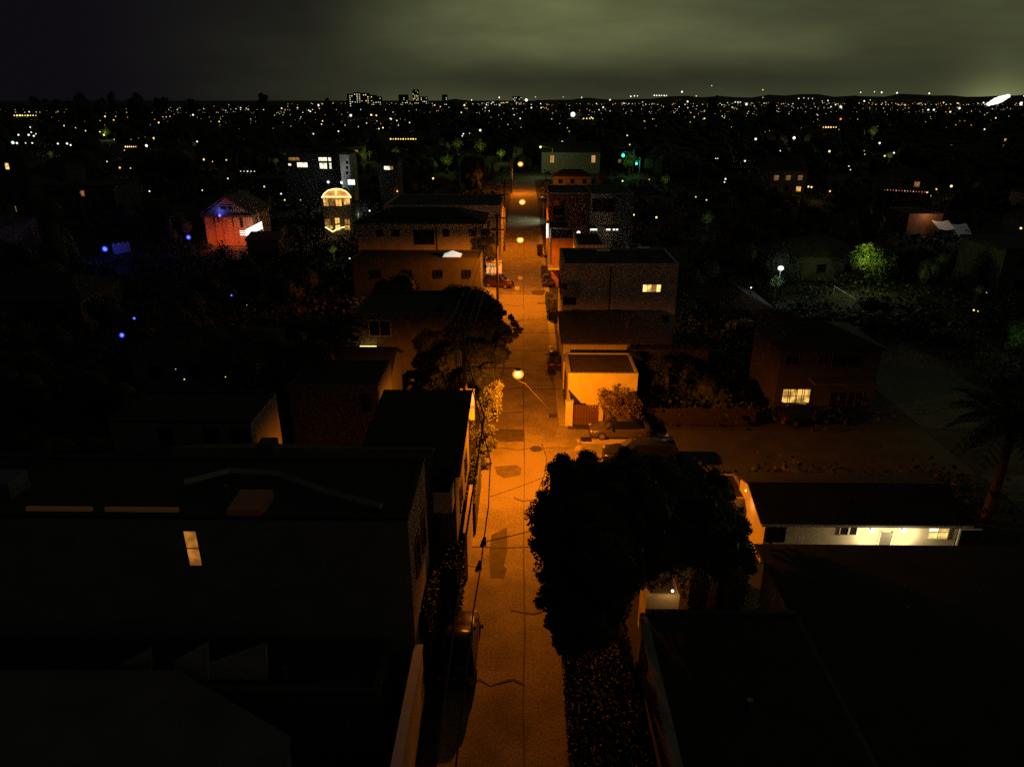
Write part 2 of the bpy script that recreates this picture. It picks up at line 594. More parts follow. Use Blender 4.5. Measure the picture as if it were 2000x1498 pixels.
def building_(name, label, cat, x0, x1, y0, y1, h, wall=None, roof='flat', roofm=None, parapet=0.45, group=None, z0=0.0, rise=1.6, over=0.35, ridge='x', capm=None):
    t = thing(name, label, cat, ((x0 + x1) / 2, (y0 + y1) / 2, 0), 0, group)
    wall = wall or M_cream
    roofm = roofm or M_roofd
    part('wall', MB().box(x0, x1, y0, y1, z0, h), wall, t)
    if roof == 'flat':
        part('roof', MB().box(x0 + .2, x1 - .2, y0 + .2, y1 - .2, h, h + 0.06), roofm, t)
        if parapet:
            p = MB()
            w = 0.2
            p.box(x0 - .02, x1 + .02, y0 - .02, y0 + w, h, h + parapet)
            p.box(x0 - .02, x1 + .02, y1 - w, y1 + .02, h, h + parapet)
            p.box(x0 - .02, x0 + w, y0 + w, y1 - w, h, h + parapet)
            p.box(x1 - w, x1 + .02, y0 + w, y1 - w, h, h + parapet)
            part('parapet', p, capm or wall, t)
    else:
        X0, X1, Y0, Y1 = x0 - over, x1 + over, y0 - over, y1 + over
        m, th = MB(), 0.14
        if roof == 'gable':
            if ridge == 'x':
                yc = (Y0 + Y1) / 2
                pr = [(X0, Y0, h), (X1, Y0, h), (X1, yc, h + rise), (X0, yc, h + rise), (X1, Y1, h), (X0, Y1, h)]
                fs = [(0, 1, 2, 3), (3, 2, 4, 5)]
                g = MB()
                g.v = [(x0, y0, h), (x0, y1, h), (x0, (y0 + y1) / 2, h + rise * .93), (x1, y0, h), (x1, y1, h), (x1, (y0 + y1) / 2, h + rise * .93)]
                g.f = [(0, 2, 1), (3, 4, 5)]
                g2 = MB()
                g2.v, g2.f, g.v, g.f = g.v[3:], [(0, 1, 2)], g.v[:3], [(0, 2, 1)]
            else:
                xc = (X0 + X1) / 2
                pr = [(X0, Y0, h), (xc, Y0, h + rise), (xc, Y1, h + rise), (X0, Y1, h), (X1, Y0, h), (X1, Y1, h)]
                fs = [(0, 1, 2, 3), (1, 4, 5, 2)]
                g = MB()
                g.v = [(x0, y0, h), (x1, y0, h), ((x0 + x1) / 2, y0, h + rise * .93), (x0, y1, h), (x1, y1, h), ((x0 + x1) / 2, y1, h + rise * .93)]
                g2 = MB()
                g2.v, g2.f, g.v, g.f = g.v[3:], [(0, 2, 1)], g.v[:3], [(0, 1, 2)]
            part('gable', g, wall, t)
            part('gable', g2, wall, t)
        elif roof == 'hip':
            k = min(X1 - X0, Y1 - Y0) / 2
            if X1 - X0 > Y1 - Y0:
                a, b_ = (X0 + k, (Y0 + Y1) / 2, h + rise), (X1 - k, (Y0 + Y1) / 2, h + rise)
                pr = [(X0, Y0, h), (X1, Y0, h), (X1, Y1, h), (X0, Y1, h), a, b_]
                fs = [(0, 1, 5, 4), (1, 2, 5), (2, 3, 4, 5), (3, 0, 4)]
            else:
                a, b_ = ((X0 + X1) / 2, Y0 + k, h + rise), ((X0 + X1) / 2, Y1 - k, h + rise)
                pr = [(X0, Y0, h), (X1, Y0, h), (X1, Y1, h), (X0, Y1, h), a, b_]
                fs = [(0, 1, 4), (1, 2, 5, 4), (2, 3, 5), (3, 0, 4, 5)]
        elif roof == 'shed':       # falls to the south
            pr = [(X0, Y0, h), (X1, Y0, h), (X1, Y1, h + rise), (X0, Y1, h + rise)]
            fs = [(0, 1, 2, 3)]
            g = MB()
            g.v = [(x0, y0, h), (x0, y1, h), (x0, y1, h + rise * .93), (x1, y0, h), (x1, y1, h), (x1, y1, h + rise * .93)]
            g.f = [(0, 2, 1), (3, 4, 5), (1, 2, 5, 4)]
            part('gable', g, wall, t)
        n = len(pr)
        m.v = [(a, b_, c + th) for a, b_, c in pr] + [(a, b_, c + .01) for a, b_, c in pr]
        m.f = [tuple(f) for f in fs] + [tuple(n + i for i in reversed(f)) for f in fs]
        from collections import Counter
        ed = {}
        for f in fs:
            for i in range(len(f)):
                e = (f[i], f[(i + 1) % len(f)])
                if (e[1], e[0]) in ed:
                    del ed[(e[1], e[0])]
                else:
                    ed[e] = 1
        for a, b_ in ed:
            m.f.append((b_, a, a + n, b_ + n))
        part('roof', m, roofm, t)
    return t


def bpx(pl, pr_, Y, py=600):
    """x range on the plane Y seen between two pixel columns"""
    return at(pl, py, Y)[0], at(pr_, py, Y)[0]


def winpx(parent, Y, a, b_, c, d, pane, cols=1, rows=1, frame=None, fw=0.07):
    """window on the south wall plane Y that covers photo pixels a..c, b..d"""
    x0, z1 = at(a, b_, Y)
    x1, z0 = at(c, d, Y)
    return window(parent, 'S', Y, x0, x1, z0, z1, pane, cols, rows, frame, fw)


WL = lit_window('warm_lit_window', (1.0, 0.54, 0.11), 1.15, 1.6)
WLd = lit_window('dim_amber_window', (1.0, 0.45, 0.10), 0.35, 1.3)
WLb = lit_window('bright_yellow_window', (1.0, 0.66, 0.18), 1.6, 1.8)
WLw = lit_window('white_lit_window', (1.0, 0.90, 0.62), 2.2, 1.0)

# --- right side of the alley
t = building('garage', 'small white, lamp-tinted flat-roofed garage brightly lit by the nearest alley lamp', 'garage',
             3.75, 9.35, 53.6, 58.6, 3.35, M_lamptint, 'flat', M_roofb, 0.14)
part('door_panel', MB().box(3.66, 3.72, 55.2, 57.6, 0.0, 2.3), M_wood, t)
t = building('long_garage', 'long low building with sloping brown roof behind the white garage', 'building',
             3.7, at(1306, 690, 60.8)[0], 60.8, 67.6, 3.55, M_stucco, 'shed', M_roofb, rise=0.9, over=0.25)
part('vent', MB().tube([(9.8, 64, 3.7), (9.8, 64, 4.8)], .12), M_metal, t)
# wall running along the alley from the gate to the long garage
w = thing('garden_wall', 'pale wall along the alley edge joining the two white garages', 'wall', (3.7, 55, 0))
part('wall_face', MB().box(3.62, 3.8, 58.65, 60.7, 0, 2.6), M_stucco, w)
part('wall_face', MB().box(3.62, 3.8, 51.3, 53.55, 0, 2.1), M_stucco, w)
gt = thing('wooden_gate', 'brown plank gate between two white pillars in front of the white garage', 'gate', (5.3, 51.2, 0))
gx0, gx1 = at(1118, 815, 51.2)[0], at(1168, 815, 51.2)[0]
npl = 9
pm = MB().box(0, (gx1 - gx0) / npl - .025, -.02, .02, .05, 1.75).mesh('plank', M_wood)
for i in range(npl):
    link('plank', pm, gt, (gx0 + (gx1 - gx0) * i / npl - 5.3, 0.0, random.uniform(-.02, .02)))
part('rail', MB().box(gx0, gx1, 51.221, 51.29, .35, .47).box(gx0, gx1, 51.221, 51.29, 1.35, 1.47), M_wood, gt)
for i, (a, b_) in enumerate(((1104, 1118), (1169, 1177))):
    x0, x1 = at(a, 815, 51.2)[0], at(b_, 815, 51.2)[0]
    pw = solo('gate_pillar', MB().box(x0, x1, 51.0, 51.35, 0, 2.05 + .25 * i).box(x0 - .04, x1 + .04, 50.96, 51.39, 2.05 + .25 * i, 2.13 + .25 * i), M_stucco,
              ('wide white pillar at the alley end of the plank gate', 'narrow white pillar between the plank gate and the dark hedge')[i], 'pillar')
fx0 = at(1178, 815, 51.2)[0]
fn = thing('garden_fence', 'dark slatted garden fence beyond the narrow white pillar', 'fence', (fx0, 51.2, 0))
pm2 = MB().box(0, .17, -.015, .015, .05, 1.5).mesh('slat', M_dwood)
for i in range(60):
    link('slat', pm2, fn, (.02 + i * .2, 0, 0))
part('rail', MB().box(fx0, fx0 + 12, 51.216, 51.27, .4, .5).box(fx0, fx0 + 12, 51.216, 51.27, 1.2, 1.3), M_dwood, fn)
# sheet
t = building('apartment_building', 'three-storey grey building right of the alley with one lit window', 'building',
             3.95, at(1321, 580, 68.6)[0], 68.6, 76.5, 8.85, M_stucco, 'flat', M_roofd, 0.3)
winpx(t, 68.6, 1256, 556, 1290, 570, [WLb, WLb, WLd, WLb], 4, 1, M_dark, .06)
for a, b_, c, d in ((1100, 580, 1124, 594), (1118, 606, 1131, 618), (1199, 606, 1212, 618), (1198, 622, 1212, 630), (1292, 617, 1304, 628), (1099, 554, 1106, 564)):
    winpx(t, 68.6, a, b_, c, d, M_glass, 2, 1, M_dark)
xa, za = at(1107, 553, 68.6)
xb, zb = at(1130, 578, 68.6)
part('balcony_screen', MB().box(xa, xb, 67.9, 68.05, zb, za), M_conc, t)
xa, za = at(1193, 537, 68.6)
part('drainpipe', MB().tube([(xa, 68.5, 0.1), (xa, 68.5, 8.8)], .06), M_dark, t)
for yy in (70.0, 72.4, 74.8):
    window(t, 'W', 3.95, yy, yy + 1.1, 5.2, 6.6, M_glass, 2, 1)
part('garage_door', MB().box(3.86, 3.93, 69.4, 72.0, 0.02, 2.3), M_wood, t)
for i in range(7):
    part('garage_door_slat', MB().box(3.83, 3.857, 69.42, 71.98, 0.06 + i * .32, 0.34 + i * .32), M_wood, t)
part('roof_unit', MB().box(7.5, 8.8, 71.5, 72.6, 8.92, 9.8), M_metal, t)
part('roof_unit', MB().box(12.0, 13.2, 73.5, 74.5, 8.92, 9.7), M_metal, t)
lx, lz = at(1307, 520, 75.5)
rl = thing('roof_lamp', 'bright bare lamp on the right end of the three-storey roof', 'lamp', (lx, 75.5, 9.1))
part('post', MB().tube([(lx, 75.5, 8.9), (lx, 75.5, lz)], .03), M_dark, rl)
part('bulb', MB().ball((lx, 75.5, lz), .26), GLOW['w'], rl, True)
lamp('roof_lamp_light', (lx, 75.0, lz + .1), WHITE, 14, .1, parent=rl)

# neighbour behind: terrace with lamplit walls
t = building('roof_terrace_house', 'low house with amber-lit wall behind the three-storey roof', 'house',
             *bpx(1124, 1175, 84), 84, 92, at(1140, 482, 84)[1], M_stucco, 'flat', M_roofd, 0.2)
t = building('back_unit', 'small lit outbuilding right of the amber-lit house', 'building',
             *bpx(1228, 1256, 84), 84, 90, at(1240, 497, 84)[1], M_stucco, 'flat', M_roofd, 0.15)
t = building('courtyard_block', 'dark two-storey block behind the amber-lit terrace', 'building',
             *bpx(1076, 1122, 96), 96, 106, at(1100, 470, 96)[1], M_brick, 'flat', M_roofd, 0.3)
part('entrance_canopy', MB().box(3.4, 4.9, 93.5, 95.9, 2.9, 3.1), M_conc, t)

# modern brick house with tall window grid
Yb = 112.0
t = building('brick_house', 'modern red-brown house with tall framed window beside the far alley', 'house',
             *bpx(1072, 1150, Yb, 440), Yb, 124, at(1100, 379, Yb)[1] - .25, M_brick, 'flat', M_roofd, 0.25)
winpx(t, Yb, 1081, 392, 1104, 421, M_glass, 2, 1, M_brick, .12)
winpx(t, Yb, 1081, 424, 1104, 431, M_glass, 2, 1, M_wood, .12)
x0, x1 = bpx(1071, 1150, Yb, 379)
part('cornice', MB().box(x0 - .3, x1 + .1, Yb - .35, Yb - .05, at(1100, 379, Yb)[1], at(1100, 377, Yb)[1] + .05), M_conc, t)
t = building('pale_annex', 'pale rendered annex right of the red-brown house above glowing strip lights', 'building',
             *bpx(1150.5, 1232, Yb, 440), Yb - 1, 123, at(1100, 381, Yb - 1)[1], M_cream, 'flat', M_roofd, 0.2)
winpx(t, Yb - 1, 1159, 389, 1199, 413, M_glass, 3, 1, M_dark, .08)
x0, x1 = bpx(1200, 1236, Yb - 2, 440)
zt = at(1215, 385, Yb - 2)[1]
part('dark_bay', MB().box(x0, x1, Yb - 2, Yb - 1.01, 0, zt), M_dim, t)
st = [(1153, 1166), (1184, 1192), (1197, 1201), (1203, 1207)]
for a, b_ in st:
    x0, x1 = bpx(a, b_, 108, 448)
    zc = at(a, 449, 108)[1]
    part('strip_light', MB().box(x0, x1, 107.9, 108, zc - .08, zc + .14), GLOW['w'], t)
    part('strip_bracket', MB().box(x0, x1, 108.01, 110.9, zc + .02, zc + .12), M_dark, t)
lamp('strip_light_glow', (at(1163, 453, 107)[0], 107.4, at(1163, 453, 107)[1]), WARM, 9, .2, parent=t)
# carport beside it, orange lit
t = building('carport', 'orange-lit garage box at the foot of the red-brown house', 'garage',
             *bpx(1073, 1114, 104, 455), 104, 110, at(1090, 447, 104)[1], M_stucco, 'flat', M_roofd, 0.12)
for py in (441, 448, 455, 461):
    x, z = at(1069, py, 103.6)
    part('wall_light', MB().box(x - .14, x + .14, 103.5, 103.75, z - .25, z + .25), GLOW['w'], t)
part('light_bracket', MB().box(x - .1, x + .3, 103.76, 103.99, z - .1, z + 2.2), M_dark, t)
x, z = at(1069, 450, 103.0)
lamp('wall_light_glow', (x - .5, 103, z), WHITE, 16, .2, parent=t)
x, z = at(1130, 455, 100)
o = thing('globe_lamp', 'white globe lamp on a thin post among shrubs by the pale annex', 'lamp', (x, 100, 0))
part('post', MB().tube([(x, 100, 0), (x, 100, z)], .05), M_dark, o)
part('globe', MB().ball((x, 100, z), .27), GLOW['w'], o, True)
lamp('globe_light', (x, 99.5, z), WHITE, 12, parent=o)

# --- cottage, right, with porch light
Yc = 33.3
x0, x1 = at(1492, 1045, Yc)[0], at(1868, 1045, Yc)[0]
zc = at(1700, 1019, Yc)[1]
t = building('cottage', 'white cottage whose porch light washes its wall, dark roof above', 'house',
             x0, x1, Yc, Yc + 4.8, zc, M_stucco, 'gable', M_roofd, rise=.9, over=0.42)
winpx(t, Yc, 1642, 1029, 1656, 1043, M_glass, 1, 1, M_white, .05)
winpx(t, Yc, 1659, 1029, 1671, 1043, M_glass, 1, 1, M_white, .05)
winpx(t, Yc, 1500, 1029, 1530, 1056, M_glass, 2, 1, M_dark, .05)
winpx(t, Yc, 1816, 1026, 1848, 1051, [WLb, WLw, WLb, WLb], 2, 2, M_white, .05)
xd0, xd1 = at(1719, 1045, Yc)[0], at(1741, 1045, Yc)[0]
dr = part('door', MB().box(xd0, xd1, Yc - .05, Yc - .005, 0.02, 2.05), M_metal, t)
part('handle', MB().ball((xd1 - .1, Yc - .09, 1.0), .04), M_dark, dr)
part('door_frame', MB().box(xd0 - .09, xd0 - .003, Yc - .07, Yc - .004, 0, 2.12).box(xd1 + .003, xd1 + .09, Yc - .07, Yc - .004, 0, 2.12), M_white, t)
for sgn in (-1, 1):
    xx = (xd0 + xd1) / 2 + sgn * 0.85
    part('wall_lantern', MB().box(xx - .07, xx + .07, Yc - .22, Yc - .09, 2.16, 2.4), GLOW['w'], t)
    part('lantern_bracket', MB().box(xx - .03, xx + .03, Yc - .085, Yc - .004, 2.2, 2.38), M_dark, t)
    lamp('porch_light', (xx, Yc - .55, 1.95), (1.0, 0.74, 0.34), 130, .06, parent=t)
xw = (at(1818, 1045, Yc)[0] + at(1848, 1045, Yc)[0]) / 2
part('gutter', MB().box(x0 - .4, x1 + .4, Yc - .52, Yc - .43, zc - .04, zc + .1), M_white, t)
part('path_slab', MB().box(xd0 - 1.5, xd1 + 1.5, Yc - 2.2, Yc - .1, 0, .06), M_conc, t)
# its left wing
x0, z1 = at(1422, 975, 37)
x1, _ = at(1466, 975, 37)
t2 = building('cottage_wing', 'cream wing with lit end wall at the left end of the cottage', 'house', x0 - .3, x1 - .1, 37.0, 40, z1, M_cream, 'flat', M_roofd, .06)
winpx(t2, 37, 1443, 992, 1460, 999, M_glass, 1, 1, M_dark)
part('side_wall', MB().box(x1 + .0, x1 + .14, 33.3, 36.98, 0, 2.2), M_cream, t2)
lamp('wing_light', (x1 - .7, 35.6, 2.3), (1, .42, .10), 7, parent=t2)
part('wing_lamp', MB().ball((x1 - .4, 36.9, 2.5), .06), GLOW['a'], t2)
gtx = at(1873, 1035, Yc)[0]
g = thing('side_gate', 'narrow pale gate frame at the right end of the cottage', 'gate', (gtx, Yc, 0))
part('post', MB().box(gtx, gtx + .08, Yc - .1, Yc, 0, 2.4), M_white, g)
part('top_bar', MB().box(gtx + .082, gtx + 1.2, Yc - .09, Yc - .01, 2.3, 2.38), M_white, g)

# near dark houses, bottom right
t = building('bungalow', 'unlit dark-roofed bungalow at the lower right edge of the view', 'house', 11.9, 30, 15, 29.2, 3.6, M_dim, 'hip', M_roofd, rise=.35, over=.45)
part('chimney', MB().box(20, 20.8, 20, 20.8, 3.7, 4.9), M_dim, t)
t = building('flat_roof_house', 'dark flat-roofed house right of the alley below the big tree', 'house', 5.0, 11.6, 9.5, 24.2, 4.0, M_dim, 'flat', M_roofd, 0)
part('roof_edge', MB().box(4.86, 5.2, 9.5, 23.6, 4.07, 4.3), M_conc, t)
part('roof_edge', MB().box(5.21, 11.5, 24.0, 24.2, 4.07, 4.2), M_dim, t)
part('vent', MB().tube([(8, 19, 4.05), (8, 19, 4.6)], .12), M_metal, t)
part('skylight', MB().box(8.6, 9.6, 13.5, 15, 4.07, 4.3), M_glass, t)
# lit back yard seen over its roof edge
lx, lz = at(1320, 1175, 25.6)
b_ = building('garden_shed', 'amber-lit shed wall with a bare bulb above the dark flat roof', 'shed', at(1262, 1180, 26.6)[0], at(1326, 1180, 26.6)[0] , 26.6, 28.2, at(1290, 1164, 26.6)[1], M_cream, 'flat', M_roofd, 0)
part('bulb', MB().ball((lx, 26.35, lz), .07), GLOW['w'], b_)
part('bulb_arm', MB().tube([(lx, 26.6, lz + .12), (lx, 26.35, lz + .08)], .02), M_dark, b_)
lamp('bulb_light', (lx - .05, 26.1, lz + .02), (1, .50, .13), 26, parent=b_)

# hedge along the alley under the tree
# --- two-storey house right with four lit panes
Yd = 54.6
t = building('two_storey_house', 'dim two-storey house with four lit ground-floor panes behind the side alley', 'house',
             *bpx(1519, 1712, Yd, 740), Yd, Yd + 7, at(1600, 684, Yd)[1], mat('charcoal_siding', (.062, .060, .062), .9, .2, 1), 'hip', M_roofd, rise=1.3, over=.3)
for a, c in ((1530, 1540), (1541.5, 1553), (1556, 1567), (1568.5, 1579)):
    winpx(t, Yd, a, 760, c, 786, WL, 1, 2, M_dark, .05)
for a, b2, c, d in ((1536, 696, 1558, 712), (1600, 696, 1616, 712), (1622, 765, 1650, 795), (1658, 765, 1680, 795), (1628, 694, 1680, 718)):
    winpx(t, Yd, a, b2, c, d, M_glass, 2, 1, M_dim, .07)
x0, x1 = bpx(1590, 1712, Yd - 1.2, 740)
part('canopy', MB().box(x0, x1, Yd - 1.5, Yd - .02, 2.75, 2.9), M_dim, t)

# --- far right low house with pale awnings
Ye = 138
t = building('brick_bungalow', 'amber brick bungalow with pale awnings at the right', 'house', *bpx(1772, 1838, Ye, 440), Ye, Ye + 9, at(1800, 420, Ye)[1], M_brick, 'flat', M_roofd, .2)
x, z = at(1815, 430, Ye - 1.5)
lamp('wall_wash', (x, Ye - 1.5, z + 1), (1, .5, .16), 110, parent=t)
for (a, b2, c, d), nm in (((1832, 434, 1862, 446), 'awning nearer the amber bungalow'), ((1866, 440, 1896, 460), 'awning at the far right end of the yard')):
    x0, z1 = at(a, b2, Ye - 4)
    x1, z0 = at(c, d, Ye - 4)
    o = thing('awning', 'pale cloth ' + nm, 'awning', ((x0 + x1) / 2, Ye - 4, 0))
    m = MB()
    for i in range(6):
        u0, u1 = i / 6, (i + 1) / 6
        s0, s1 = .25 * sin(pi * u0), .25 * sin(pi * u1)
        m.quad((x0 + (x1 - x0) * u0, Ye - 4.6, z0 - s0), (x0 + (x1 - x0) * u1, Ye - 4.6, z0 - s1), (x0 + (x1 - x0) * u1, Ye - 1.8, z1 - s1), (x0 + (x1 - x0) * u0, Ye - 1.8, z1 - s0))
    part('cloth', m, M_white, o)
    for xx in (x0, x1):
        part('post', MB().tube([(xx, Ye - 4.6, 0), (xx, Ye - 4.6, z0)], .04), M_metal, o)
        part('post', MB().tube([(xx, Ye - 1.8, 0), (xx, Ye - 1.8, z1)], .04), M_metal, o)
x, z = at(1845, 428, Ye - 7)
lamp('awning_light', (x, Ye - 7, z + 2), COOL, 120, .2)
t.location = t.location

# --- left side of the alley
# big near building: south wall with one lit window, roof seen from above
Yn, Hn = 23.4, 8.9
xe = at(796, 1012, Yn)[0]
t = building('courtyard_house', 'large dark building at lower left with a tall lit window', 'building',
             -34, xe, Yn, Yn + 4.9, Hn, M_grey, 'flat', M_roofd, 0.18, capm=M_roofd)
window(t, 'S', Yn, at(360, 1068, Yn)[0] + .1, at(384, 1068, Yn)[0] + .1, at(375, 1103, Yn)[1], at(375, 1036, Yn)[1], lit_window('amber_stair_window', (1.0, .36, .055), .50, 1.2, .35), 1, 2, M_dark, .05)
for a, b2 in ((50, 178), (204, 346)):
    x0, x1 = at(a, 1002, Yn)[0], at(b2, 1002, Yn)[0]
    o = MB().box(x0, x1, Yn + .05, Yn + .18, Hn + .28, Hn + .43)
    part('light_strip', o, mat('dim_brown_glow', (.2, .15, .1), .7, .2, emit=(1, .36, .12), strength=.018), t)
# raised roof crest, its pale capping
cr = [at(a, b2, 27.5 + k * .0) for k, (a, b2) in enumerate(((360, 945), (450, 922), (545, 927), (640, 962), (745, 1002)))]
m = MB()
ptsr = [gnd(a, b2, 9.15) for a, b2 in ((360, 945), (450, 922), (545, 927), (640, 962), (745, 990))]
m.tube([(p[0], p[1], 9.2) for p in ptsr], .16, 4)
part('roof_capping', m, M_conc, t)
part('roof_lantern', MB().box(*sorted((gnd(455, 985, 9.2)[0], gnd(520, 985, 9.2)[0])), gnd(490, 1002, 9.2)[1], gnd(490, 962, 9.2)[1], 8.97, 9.35), mat('faint_skylight', (.1, .08, .06), .5, 0, emit=(1, .26, .07), strength=.006), t)
window(t, 'E', xe, 24.6, 25.6, 5.4, 7.0, M_glass, 1, 1)
window(t, 'E', xe, 26.4, 27.3, 5.4, 7.0, M_glass, 1, 1)
part('vent', MB().tube([(-12, 25, 8.95), (-12, 25, 9.5)], .1), M_metal, t)
part('roof_unit', MB().box(-22, -20.6, 24.6, 25.8, 8.97, 9.7), M_metal, t)
t = building('pitched_house', 'dark house with long pitched roof between the big dark building and the balcony house', 'house', -17.5, xe - .5, 28.7, 35.6, 5.7, M_grey, 'gable', M_roofb, rise=1.7, over=.4)
part('chimney', MB().box(-13, -12.2, 31, 31.8, 6.2, 8.3), M_dim, t)
t = building('flat_annex', 'low flat-roofed dark house at the left behind the big dark building', 'house', -36, -18.4, 29.0, 35.8, 4.9, M_grey, 'flat', M_roofd, .3, capm=M_roofd)
part('roof_unit', MB().box(-26, -24.8, 31, 32, 4.97, 5.7), M_metal, t)
# lower annex & pale roof, bottom left corner
ax = [gnd(520, 1700, 4.2), gnd(562, 1442, 4.2), gnd(345, 1314, 4.2), gnd(-260, 1314, 4.2), gnd(-260, 1700, 4.2)]
t = thing('low_annex', 'low building with pale flat slant-ended roof in the lower left corner', 'building', (-16, 13, 0))
part('wall', MB().poly(ax, 0, 4.2), M_grey, t)
cxa, cya = sum(p[0] for p in ax) / 5, sum(p[1] for p in ax) / 5
part('roof', MB().poly([(cxa + (p[0] - cxa) * 1.02, cya + (p[1] - cya) * 1.02) for p in ax], 4.201, 4.28), M_roofl, t)
t.location.z = 0
part('skylight', MB().box(-16, -14.8, 14.5, 15.7, 4.27, 4.5), M_glass, t)
ya_ = gnd(400, 1296, 3.4)[1]
t = building('rear_annex', 'dark low roof with three stepped parapet walls behind the pale slanted roof', 'building', -24, xe - 1.0, ax[2][1] + .15, 23.2, 3.3, M_dim, 'flat', M_roofd, 0)
for k, (p0, p1, p2, p3) in enumerate((((340, 1294), (403, 1259), (403, 1312), (340, 1312)), ((407, 1300), (518, 1261), (521, 1340), (407, 1314)), ((236, 1301), (292, 1268), (292, 1312), (236, 1312)))):
    ys_ = ax[2][1] + .45 + .12 * k
    q = [at(a_, b__, ys_) for a_, b__ in (p0, p1, p2, p3)]
    m = MB()
    m.v = [(q[0][0], ys_, q[0][1]), (q[1][0], ys_, q[1][1]), (q[2][0], ys_, min(q[2][1], 3.37)), (q[3][0], ys_, min(q[3][1], 3.37))]
    m.v += [(v[0], ys_ + .2, v[2]) for v in m.v]
    m.f = [(3, 2, 1, 0), (4, 5, 6, 7), (0, 1, 5, 4), (1, 2, 6, 5), (2, 3, 7, 6), (3, 0, 4, 7)]
    part('stepped_parapet', m, M_conc, t)
part('vent', MB().tube([(-9, 21, 3.37), (-9, 21, 3.9)], .1), M_metal, t)
w = thing('alley_wall', 'pale wall between the dark building and the lower alley', 'wall', (xe + .3, 18, 0))
part('wall_face', MB().box(xe + .05, xe + .3, 12, 23.2, 0, 3.0), M_conc, w)
part('coping', MB().box(xe, xe + .35, 12, 23.2, 3.0, 3.1), M_white, w)
o = solo('utility_cabinet', MB().box(-3.9, -3.1, 17.9, 18.6, 0, 1.2).box(-3.95, -3.05, 17.85, 18.65, 1.2, 1.25), M_conc, 'pale utility cabinet beside the wall at the bottom of the alley', 'cabinet')

# white walled house behind it
Y1 = 36.5
x0, x1 = at(218, 850, Y1)[0], at(492, 850, Y1)[0]
t = building('white_walled_house', 'long house with faint pale wall and dark windows behind the near dark building', 'house', x0, x1, Y1, 41, at(350, 826, Y1)[1], M_grey, 'flat', M_roofd, .15, capm=M_roofd)
for a, c in ((311, 340), (399, 430), (452, 488)):
    winpx(t, Y1, a, 838, c, 869, M_glass, 2, 1, M_dark, .06)
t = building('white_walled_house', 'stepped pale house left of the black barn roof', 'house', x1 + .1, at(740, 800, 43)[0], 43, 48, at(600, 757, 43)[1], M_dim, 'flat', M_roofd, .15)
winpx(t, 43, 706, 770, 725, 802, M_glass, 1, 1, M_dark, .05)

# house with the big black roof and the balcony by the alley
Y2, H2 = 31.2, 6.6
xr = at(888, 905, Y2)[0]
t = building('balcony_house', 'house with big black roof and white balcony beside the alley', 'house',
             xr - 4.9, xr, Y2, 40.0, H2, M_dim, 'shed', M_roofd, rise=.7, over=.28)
def P3(px, py):
    a = at(px, py, Y2)
    return a
x0, z1 = at(846, 962, 30.0)
x1, z0 = at(884, 1000, 30.0)
part('balcony_wall', MB().box(x0, x1, 29.9, 30.0, z0, z1).box(x0, x1, 30.01, Y2 - .02, z0, z0 + .15).box(x1 - .1, x1, 30.01, Y2 - .02, z0 + .151, z1), M_stucco, t)
winpx(t, Y2, 862, 905, 882, 955, M_glass, 1, 1, M_dark, .05)
winpx(t, Y2, 843, 1012, 858, 1060, M_glass, 1, 1, M_dark, .05)
winpx(t, Y2, 790, 930, 820, 960, M_glass, 2, 1, M_dark, .05)
window(t, 'E', xr, 33.2, 34.4, 3.2, 4.6, M_glass, 2, 1)
window(t, 'E', xr, 36.6, 37.8, 3.2, 4.6, M_glass, 2, 1)
w = thing('side_wall', 'tall narrow orange-lit wall beside the balcony house', 'wall', (xr + .4, 34, 0))
part('wall_face', MB().box(xr + .3, xr + .48, 31.6, 36.5, 0, 2.9), M_cream, w)
part('coping', MB().box(xr + .27, xr + .51, 31.57, 36.53, 2.9, 2.96), M_cream, w)

# houses further up on the left
Y3 = 60.0
x0, x1 = bpx(697, 893, Y3, 700)
t = building('rear_house', 'house with faint orange wall half hidden behind the leaning tree', 'house', x0, x1, Y3, Y3 + 8, at(750, 617, Y3)[1], M_dim, 'flat', M_roofd, .25)
winpx(t, Y3, 721, 627, 763, 655, M_glass, 2, 1, M_conc, .1)
winpx(t, Y3, 852, 700, 862, 737, M_glass, 1, 2, M_stucco, .1)
winpx(t, Y3, 866, 700, 876, 737, M_glass, 1, 2, M_stucco, .1)
xa, xb = bpx(703, 735, Y3 - .3, 677)
zz = at(720, 677, Y3 - .3)[1]
part('strip_light', MB().box(xa, xb, Y3 - .3, Y3 - .2, zz - .03, zz + .05), GLOW['a'], t)
part('strip_bracket', MB().box(xa, xb, Y3 - .19, Y3 - .01, zz - .01, zz + .04), M_dark, t)
lamp('strip_light_glow', ((xa + xb) / 2, Y3 - .7, zz - .3), WARM, 2.5, .1, parent=t)
t = building('gabled_outbuilding', 'dark gabled outbuilding with a faint lit end left of the alley', 'building', at(640, 740, 50)[0], at(757, 740, 50)[0], 50, 56, at(700, 742, 50)[1], M_dim, 'gable', M_roofd, rise=1.5, over=.3)

